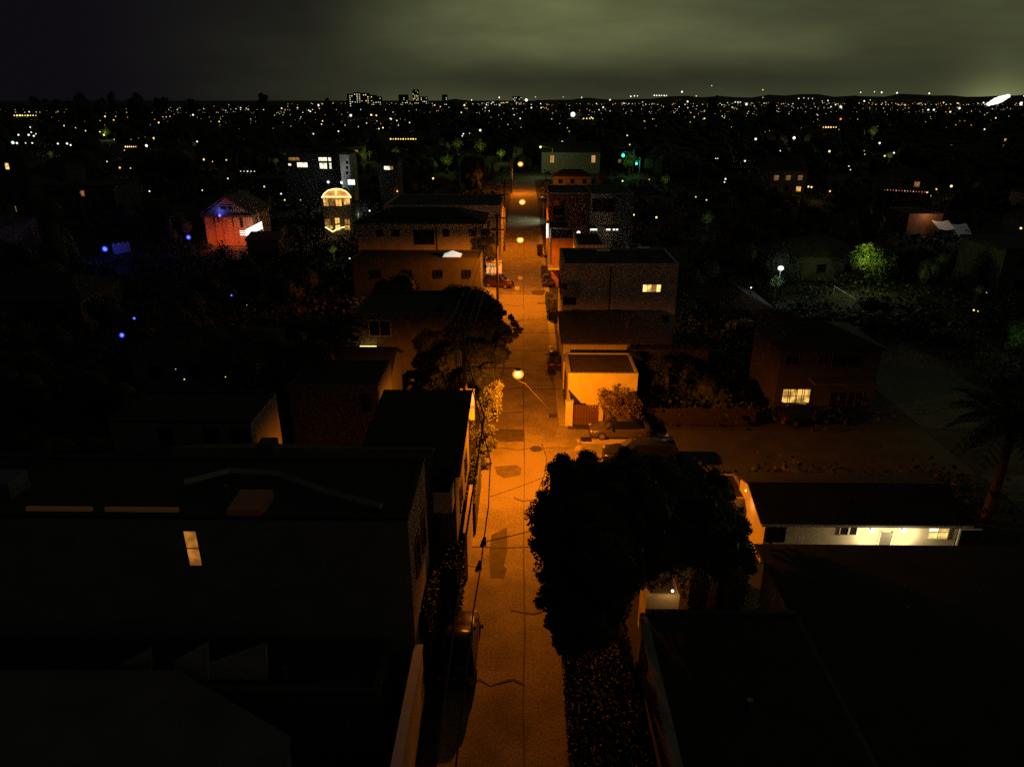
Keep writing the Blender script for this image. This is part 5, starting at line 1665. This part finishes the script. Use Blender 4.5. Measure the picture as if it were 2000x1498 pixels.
# green-tinted lamp beyond the right edge over the avenue
t = thing('avenue_lamp', 'street lamp over the avenue beyond the right edge', 'street lamp', (43, 50, 0))
part('post', MB().tube([(43, 50, 0), (43, 50, 8.6), (41, 50, 9)], .1, 6), M_metal, t)
part('lens', MB().ball((40.8, 50, 8.9), .2, 8, 6), GLOW['g'], t)
lamp('avenue_light', (40.8, 50, 8.6), (.62, .85, .3), 260, .15, spot=R(150), parent=t)
SPOTS.append((1700, 760, 60, 52))

# ---------------------------------------------------------------- skyline towers
TW = [(683, 6, 185, 1900), (697, 7, 182, 1950), (712, 8, 183, 1900), (727, 7, 187, 2000), (738, 6, 190, 1950), (787, 9, 186, 2300), (811, 6, 176, 2500), (826, 8, 190, 2300), (868, 5, 186, 2300), (1010, 9, 189, 2400)]
rt = random.Random(5)
for i, (px, hw, py, y) in enumerate(TW):
    x0, x1 = at(px - hw, py, y)[0], at(px + hw, py, y)[0]
    z = at(px, py, y)[1]
    words = ['leftmost lit tower of the far skyline cluster', 'second lit tower from the left on the far skyline', 'broad lit tower in the middle of the left skyline cluster', 'fourth lit tower of the left skyline cluster', 'lowest lit tower right in the left skyline cluster',
             'dim block left of the tallest skyline tower', 'tallest lit tower on the far skyline', 'low wide tower right of the tallest skyline tower', 'slim reddish tower on the skyline left of the alley', 'low lit block on the skyline above the alley end']
    t = thing('skyline_tower', words[i], 'tower', ((x0 + x1) / 2, y, 0))
    part('wall', MB().box(x0, x1, y, y + 18, 0, z), M_dim, t)
    part('roof', MB().box(x0 + 1, x1 - 1, y + 1, y + 17, z + .01, z + 1.2), M_dark, t)
    nc = max(2, int((x1 - x0) / 4.6))
    for c in range(nc):
        zz = z - 3.5
        while zz > 8:
            if rt.random() < (.42 if i not in (5, 7) else .2):
                xx = x0 + (x1 - x0) * (c + .5) / nc
                k = rt.choice('wwyyacw')
                part('window', MB().box(xx - .9, xx + .9, y - .35, y - .02, zz - .8, zz + .8), MIDG[k] if rt.random() < .45 else DIMG[k], t)
            zz -= 4.6
    SPOTS.append((px, py + 8, 10, y))

# low hills at the horizon
hm = MB()
n = 90
prev = None
rh = random.Random(9)
for i in range(n + 1):
    px = -400 + 2900 * i / n
    # crest line in the picture: level at the left, rising slowly to the right
    base_y = 203 - 5 * min(1, max(0, (px - 500) / 300)) - 11 * min(1, max(0, (px - 1000) / 500))
    py = base_y + 2.2 * sin(i * .9) + 1.6 * sin(i * 2.3 + 1) + rh.uniform(-.8, .8)
    x, z = at(px, py, 4600)
    cur = (x, z)
    if prev:
        hm.quad((prev[0], 4600, prev[1]), (cur[0], 4600, cur[1]), (cur[0] * .8, 3700, -1), (prev[0] * .8, 3700, -1))
        hm.quad((prev[0] * 1.3, 6200, -1), (cur[0] * 1.3, 6200, -1), (cur[0], 4600, cur[1]), (prev[0], 4600, prev[1]))
    prev = cur
for f_i in range(len(hm.f)):
    hm.f[f_i] = tuple(reversed(hm.f[f_i]))
o = link('hills', hm.mesh('hills', M_soil))
o['kind'] = 'structure'

# ---------------------------------------------------------------- fill: houses and trees of the unlit town
AV = []      # rectangles already built on
for o in list(C.objects):
    if o.type == 'EMPTY' and o.parent is None and o.get('category') in ('building', 'house', 'garage', 'shed', 'bungalow'):
        w_ = next((c for c in o.children if c.name.startswith('wall')), None)
        if w_:
            xs = [v.co.x for v in w_.data.vertices]
            ys = [v.co.y for v in w_.data.vertices]
            AV.append((o.location.x + min(xs) - 1, o.location.x + max(xs) + 1, o.location.y + min(ys) - 1, o.location.y + max(ys) + 1))
FEAT = [(395, 380, 520, 470, 125), (625, 362, 692, 462, 136), (556, 300, 694, 362, 190), (738, 318, 775, 335, 178), (1055, 295, 1175, 322, 258), (1195, 285, 1262, 335, 236), (0, 312, 30, 334, 205),
        (1768, 410, 1905, 470, 138), (1068, 372, 1240, 470, 112), (895, 400, 980, 470, 113), (699, 400, 980, 500, 98), (1380, 620, 1396, 642, 80), (190, 470, 385, 505, 120), (1520, 680, 1712, 800, 54),
        (1720, 700, 2000, 930, 46), (478, 455, 545, 480, 117), (1655, 468, 1755, 545, 96), (1070, 500, 1330, 700, 66), (1120, 475, 1265, 505, 84), (990, 335, 1062, 640, 240), (1890, 555, 1925, 615, 90), (650, 480, 650, 495, 120)]


rf = random.Random(77)


def free(x, y, r, h, m=3):
    if XL - r < x < XR + r and y < 240:
        return False
    if 235 - r < y < 247 + r and abs(x) < 160:
        return False
    if 30 - r < x < 42 + r and y < 73:
        return False
    if x > 3 and 43 - r < y < 51 + r and x < 62:
        return False
    for a, b2, c, d in AV:
        if a - r < x < b2 + r and c - r < y < d + r:
            return False
    q = proj(x, y, h)
    q0 = proj(x, y, 0)
    if not q or not q0:
        return False
    rp = 1.3 * r * FPX / (y * 1.02)
    bx0, bx1, by0, by1 = q[0] - rp - m, q[0] + rp + m, q[1] - m, q0[1] + m
    for sx, sy, sr, sd in SPOTS:
        if sd > y - 4 and bx0 - sr * .7 < sx < bx1 + sr * .7 and by0 - sr < sy < by1 + sr * .5:
            return False
    for a, b2, c, d, dist in FEAT:
        if dist > y - 3 and bx1 > a and bx0 < c and by1 > b2 and by0 < d:
            return False
    return True


# a few crown shapes, shared
rc = random.Random(21)
CROWNS = []
for k in range(5):
    lobes = []
    for i in range(9):
        a = 2 * pi * rc.random()
        q = rc.uniform(.1, .62)
        lobes.append((q * cos(a), q * sin(a), rc.uniform(.45, 1.0), rc.uniform(.26, .46), rc.uniform(.8, 1.1)))
    mb = MB()
    core(mb, lobes, .8)
    leaf_cloud(mb, lobes, 1100, .05, rc, .7)
    tr = MB().tube([(0, 0, 0), (.01, .01, .6)], .045, 6, .03)
    CROWNS.append((mb.mesh('crown', (M_leaf, M_leaf, M_leaf2)[k % 3]), tr.mesh('trunk', M_bark)))
CY = MB()
lob = [(0, 0, .15 + .13 * i, .16 - .018 * i, 1.3) for i in range(7)]
core(CY, lob, .85)
leaf_cloud(CY, lob, 500, .035, rc, .8)
CYM = CY.mesh('crown', M_leaf)


def region_words(x, y):
    a = math.degrees(math.atan2(x, y))
    s = 'far left' if a < -20 else 'left' if a < 0 else 'right' if a < 20 else 'far right'
    d = 'near the first houses' if y < 90 else 'beyond the nearer roofs' if y < 200 else 'in the distant dark town'
    return s, d


# houses: a few shared builds
HP = []
for k in range(5):
    w_, d_, h_, ri = ((12, 9, 3.4, 2.0), (9, 12, 6.2, 1.8), (15, 10, 6.0, 0), (11, 8, 3.2, 1.6), (10, 10, 6.4, 2.2))[k]
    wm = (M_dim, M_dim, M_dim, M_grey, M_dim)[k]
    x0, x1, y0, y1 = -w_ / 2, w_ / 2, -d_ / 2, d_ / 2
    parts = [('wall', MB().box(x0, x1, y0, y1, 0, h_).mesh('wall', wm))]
    if ri:
        rm = MB()
        rm.v = [(x0 - .4, y0 - .4, h_ + .01), (x1 + .4, y0 - .4, h_ + .01), (x1 + .4, y1 + .4, h_ + .01), (x0 - .4, y1 + .4, h_ + .01), (x0 + w_ * .25, 0, h_ + ri), (x1 - w_ * .25, 0, h_ + ri)]
        rm.f = [(0, 1, 5, 4), (1, 2, 5), (2, 3, 4, 5), (3, 0, 4), (3, 2, 1, 0)]
        parts.append(('roof', rm.mesh('roof', M_roofd)))
    else:
        parts.append(('roof', MB().box(x0 - .2, x1 + .2, y0 - .2, y1 + .2, h_ + .01, h_ + .4).mesh('roof', M_roofd)))
    wins = []
    for q in (-.32, 0, .32):
        for st_ in range(1 if h_ < 4 else 2):
            wins.append((q * w_, 1.1 + 2.9 * st_))
    HP.append((parts, wins, y0, max(w_, d_) / 2, h_ + ri))
wmesh = {}
def wm_(m):
    if m.name not in wmesh:
        wmesh[m.name] = MB().box(-.6, .6, -.05, .02, 0, 1.2).mesh('window', m)
    return wmesh[m.name]


nh, tries = 0, 0
WD2 = lit_window('faint_window', (1, .55, .2), .22, .5, .4)
while nh < 130 and tries < 12000:
    tries += 1
    y = 55 * math.exp(3.2 * rf.random())
    if y > 1300:
        continue
    x = rf.uniform(-.85, .85) * y
    k = rf.randrange(5)
    parts, wins, yf, rad, hh = HP[k]
    x = round(x / 14) * 14 + rf.uniform(-1, 1)
    if abs(x) > .85 * y or not free(x, y, rad, hh, 1):
        continue
    s_, d_ = region_words(x, y)
    t = thing('house', f'unlit house {s_} of the alley {d_}', 'house', (x, y, 0), rf.choice((0, 0, .04, -.04)), f'unlit houses {s_} {d_}')
    for nm, me in parts:
        link(nm, me, t)
    anyl = False
    for wx, wz in wins:
        m_ = M_glass
        if y > 110 and rf.random() < .2:
            m_ = rf.choice((WL, WD2, WD2, WD2, WLd, WLd))
            anyl = True
        link('window', wm_(m_), t, (wx, yf - .01, wz))
    if anyl:
        t['label'] = f'dark house with a lit window {s_} of the alley {d_}'
        t['group'] = f'houses with a lit window {s_} {d_}'
    AV.append((x - rad, x + rad, y - rad, y + rad))
    nh += 1

nt_, tries = 0, 0
rf = random.Random(77)
while nt_ < 298 and tries < 30000:
    tries += 1
    y = 46 * math.exp(2.35 * rf.random() ** .85)
    x = rf.uniform(-.85, .85) * y
    s = rf.uniform(2.6, 4.8) * (1 if y < 300 else 1.35)
    h = s * 1.75
    if abs(x) > .82 * y or not free(x, y, s * .8, h):
        continue
    s_, d_ = region_words(x, y)
    if rf.random() < .1:
        t = thing('cypress_tree', f'slim dark cypress {s_} of the alley {d_}', 'tree', (x, y, 0), 0, f'cypresses {s_} {d_}')
        c = link('crown', CYM, t)
        c.scale = (s * 1.2, s * 1.2, s * 2.4)
        t_ = link('trunk', CROWNS[0][1], t)
        t_.scale = (s, s, s * .7)
    else:
        cm_, tm_ = rf.choice(CROWNS)
        t = thing('dark_tree', f'dark leafy tree {s_} of the alley {d_}', 'tree', (x, y, 0), rf.uniform(0, 6.28), f'unlit trees {s_} {d_}')
        c = link('crown', cm_, t)
        c.scale = (s, s, s * rf.uniform(.9, 1.4))
        t_ = link('trunk', tm_, t)
        t_.scale = (s, s, s)
    AV.append((x - s * .5, x + s * .5, y - s * .5, y + s * .5))
    nt_ += 1


# low shrubs between them
ns_, tries = 0, 0
while ns_ < 280 and tries < 20000:
    tries += 1
    y = 42 * math.exp(1.75 * rf.random())
    x = rf.uniform(-.8, .8) * y
    s = rf.uniform(1.1, 2.3)
    if not free(x, y, s * .8, s * 1.3, 1):
        continue
    s_, d_ = region_words(x, y)
    t = thing('shrub', f'low dark shrub {s_} of the alley {d_}', 'shrub', (x, y, 0), rf.uniform(0, 6.28), f'unlit shrubs {s_} {d_}')
    c = link('crown', rf.choice(CROWNS)[0], t, (0, 0, -.3 * s))
    c.scale = (s * 1.2, s * 1.2, s * .95)
    ns_ += 1

# far-off town: lights nobody could count, one mass, and the woods they stand in
rl_ = random.Random(4)
tl = {k: MB() for k in ('w', 'a', 'y', 'c', 'o', 'g')}


def far_light(x, y, hz_, r, k):
    q = proj(x, y, hz_)
    if q and q[1] > 196.5:
        tl[k].ball((x, y, hz_), r * y / FPX, 6, 4)


for i in range(480):                     # house lights
    px = rl_.uniform(-60, 2060)
    if rl_.random() > (.4 if px < 420 else 1.0):
        continue
    py = 200 + 60 * rl_.random() ** 2.4 + (14 if px < 560 else 0)
    hz_ = rl_.uniform(3, 8)
    x, y = gnd(px, py, hz_)
    if y > 3600:
        y = rl_.uniform(2500, 3600)
        x = at(px, py, y)[0]
    far_light(x, y, hz_, rl_.choice((.22, .3, .4, .55, .8)), rl_.choice('wwaayygoc'))
for i in range(74):                      # lamps in rows along the far streets
    px = rl_.uniform(-60, 2060)
    py = 199 + 26 * rl_.random() ** 1.7 + (15 if px < 560 else 0)
    x, y = gnd(px, py, 8)
    y = min(y, 3300)
    x = at(px, py, y)[0]
    k = rl_.choice('wwaayo')
    ew = rl_.random() < .6
    st_ = rl_.uniform(28, 46) * max(1, y / 1500)
    for j in range(rl_.randint(4, 12)):
        if rl_.random() < .75:
            far_light(x + (j * st_ if ew else rl_.uniform(-3, 3)), y + (rl_.uniform(-4, 4) if ew else j * st_ * 1.4), 8, rl_.choice((.26, .36, .5, .7)), k)
for k, mb in tl.items():
    if mb.v:
        o = solo('town_lights', mb, DIMG[k] if k != 'w' else mat('far_white_glow', (.8, .8, .8), .4, 0, emit=WHITE, strength=1.5), f'scatter of tiny {CN[k]} lights over the far town', 'lights', None, 'stuff')
fw = MB()
for i in range(3400):
    y = 230 * math.exp(2.6 * rl_.random())
    x = rl_.uniform(-.85, .85) * y
    s = rl_.uniform(3.5, 6.5)
    q = proj(x, y, s * 1.5)
    if not q:
        continue
    rp = s * FPX / y
    bad = False
    for sx, sy, sr, sd in SPOTS:
        if sd > y - 10 and abs(sx - q[0]) < rp * 1.1 + sr * .5 and sy > q[1] - 3 and sy < q[1] + rp * 2.4 + 3:
            bad = True
            break
    if bad:
        continue
    for a, b2, c, d, dist in FEAT:
        if dist > y - 3 and q[0] + rp > a and q[0] - rp < c and q[1] + 2 * rp > b2 and q[1] < d:
            bad = True
            break
    if bad or (abs(x) < 8 and y < 260):
        continue
    fw.ball((x, y, s * .7), s * .75, 6, 5, rl_.uniform(.8, 1.2))
    fw.ball((x + s * .6, y + rl_.uniform(-s, s) * .5, s * .6), s * .55, 6, 4, rl_.uniform(.8, 1.2))
for i in range(170):
    y = rl_.uniform(620, 1700)
    x = rl_.uniform(-.75, .85) * y
    q = proj(x, y, 26)
    hh = rl_.uniform(22, 27 + y * .007)
    w_ = rl_.uniform(5, 11)
    top = proj(x, y, hh)
    if any(abs(sx - q[0]) < w_ * FPX / y + 6 and top[1] - 4 < sy < q[1] + 60 for sx, sy, sr, sd in SPOTS if sd > y - 30):
        continue
    for k in range(5):
        fw.ball((x + rl_.uniform(-.6, .6) * w_, y, hh - w_ * rl_.uniform(.4, 1.5)), w_ * rl_.uniform(.35, .6), 7, 5, rl_.uniform(.8, 1.1))
    fw.ball((x, y, hh * .4), w_ * .8, 7, 5, hh * .4 / (w_ * .8))
solo('far_woods', fw, M_leaf, 'dark mass of trees covering the distant town', 'woods', None, 'stuff')


# ---------------------------------------------------------------- labels that say which one: by size, by the landmark it stands nearest to
MARKS = [(655, 400, 'the festooned house'), (445, 430, 'the gabled orange house'), (600, 325, 'the modern block'), (1115, 310, 'the broad hall'), (1230, 312, 'the traffic signals'), (1700, 505, 'the glowing yellow-green tree'),
         (1835, 440, 'the pale awnings'), (1525, 524, 'the white garden lamp post'), (1150, 420, 'the red-brown house'), (1200, 580, 'the three-storey building'), (820, 460, 'the pale apartments'), (850, 400, 'the orange-lit block'),
         (1555, 775, 'the four lit panes'), (1700, 1040, 'the cottage'), (240, 485, 'the blue-lit fence'), (238, 655, 'the lowest blue lamp'), (20, 325, 'the tall yellow window'), (810, 190, 'the tallest skyline tower'),
         (710, 190, 'the skyline cluster'), (1119, 224, 'the brightest lamp'), (1950, 195, 'the floodlight bank'), (1770, 374, 'the fairy lights'), (1030, 340, 'the end of the alley'), (760, 660, 'the rear house'),
         (1390, 633, 'the narrow lit door pane'), (110, 262, 'the far left lamp cluster'), (1330, 182, 'the white skyline light'), (1642, 215, 'the tall white lamp pair'), (1720, 275, 'the pale lit thicket'),
         (350, 850, 'the long pale-walled house'), (1850, 830, 'the green-lit avenue'), (560, 700, 'the left palms'), (787, 272, 'the amber roof terrace'), (1640, 575, 'the slanting handrail')]
groups = {}
for o in list(C.objects):
    if o.parent is None and o.get('category') in ('lamp', 'tree', 'shrub', 'house') and o.name.split('.')[0] in ('lamp_post', 'dark_tree', 'cypress_tree', 'shrub', 'house'):
        kind = o.name.split('.')[0]
        x, y = o.location.x, o.location.y
        zz = max([c.location.z for c in o.children if c.name.startswith('globe')] or [1.5])
        q = proj(x, y, zz)
        if not q:
            continue
        m_ = min(MARKS, key=lambda k: (k[0] - q[0]) ** 2 + (2.2 * (k[1] - q[1])) ** 2)
        dx, dy = q[0] - m_[0], q[1] - m_[1]
        far = (dx * dx + dy * dy) ** .5
        rel = ('far ' if far > 170 else 'just ' if far < 45 else '') + (('right of' if dx > 0 else 'left of') if abs(dx) > 1.6 * abs(dy) else ('beyond' if dy < 0 else 'in front of'))
        if kind == 'lamp_post':
            gl_ = next((c for c in o.children if c.name.startswith('globe')), None)
            rpx = gl_.scale[0] * FPX / max(1, y)
            sz = 'large' if rpx > 2.2 else 'small' if rpx > 1.1 else 'tiny'
            col = o['label'].replace('large ', '').split(' lamp')[0]
            base_ = f'{sz} {col} lamp {rel} {m_[2]}'
        elif kind == 'shrub':
            base_ = f'{"low" if o.children[0].scale[0] < 2 else "spreading"} dark shrub {rel} {m_[2]}'
        elif kind == 'house':
            lit = 'lit window' in o['label']
            nw = sum(1 for c in o.children if c.name.startswith('window'))
            base_ = f'{"house with lit window" if lit else "unlit house"} {rel} {m_[2]}'
        else:
            h_ = o.children[0].scale[2]
            base_ = f'{"tall" if h_ > 5 else "low" if h_ < 3.6 else "mid-height"} {"slim cypress" if kind == "cypress_tree" else "leafy dark tree"} {rel} {m_[2]}'
        groups.setdefault(base_, []).append((q[0], o))
ORD = ['leftmost', 'second from left', 'third from left', 'fourth from left', 'fifth from left', 'sixth from left', 'seventh from left', 'eighth from left', 'ninth from left', 'tenth from left', 'eleventh from left', 'twelfth from left']
for base_, lst in groups.items():
    lst.sort(key=lambda k: k[0])
    for i, (_, o) in enumerate(lst):
        if len(lst) == 1:
            o['label'] = base_
        elif len(lst) <= 12:
            o['label'] = base_ + (', rightmost' if i == len(lst) - 1 else ', ' + ORD[i])
        else:
            o['label'] = base_
            o['group'] = o['group'] + ' ' + base_.split(' ', 1)[1] if False else base_ + ' group'

# ground cover between the houses: one mass of low dark plants
gc, rg = MB(), random.Random(15)
for i in range(9000):
    y = 38 * math.exp(2.0 * rg.random())
    x = rg.uniform(-.8, .8) * y
    s = rg.uniform(.5, 1.7)
    if (XL - 2 < x < XR + 1.5) or (x > 3 and 42.5 < y < 51.8) or (29.5 < x < 42 and y < 73) or 234 < y < 248:
        continue
    if any(a - .5 < x < b_ + .5 and c - .5 < y < d + .5 for a, b_, c, d in AV):
        continue
    q = proj(x, y, s)
    if any(abs(sx - q[0]) < 8 + s * FPX / y and q[1] - 6 < sy < q[1] + s * FPX / y * 1.2 for sx, sy, sr, sd in SPOTS if sd > y - 3):
        continue
    for j in range(26):
        p = Vector((x + rg.gauss(0, .45) * s, y + rg.gauss(0, .45) * s, abs(rg.gauss(0, .45)) * s + .1))
        u = Vector((rg.gauss(0, 1), rg.gauss(0, 1), rg.gauss(0, .6))).normalized() * s * (.10 + .0009 * y)
        v = u.cross(Vector((rg.gauss(0, 1), rg.gauss(0, 1), rg.gauss(0, 1)))).normalized() * s * (.07 + .0006 * y)
        gc.quad(tuple(p - u), tuple(p - v), tuple(p + u), tuple(p + v))
solo('undergrowth', gc, M_leaf, 'low dark garden plants filling the ground between the houses', 'undergrowth', None, 'stuff')
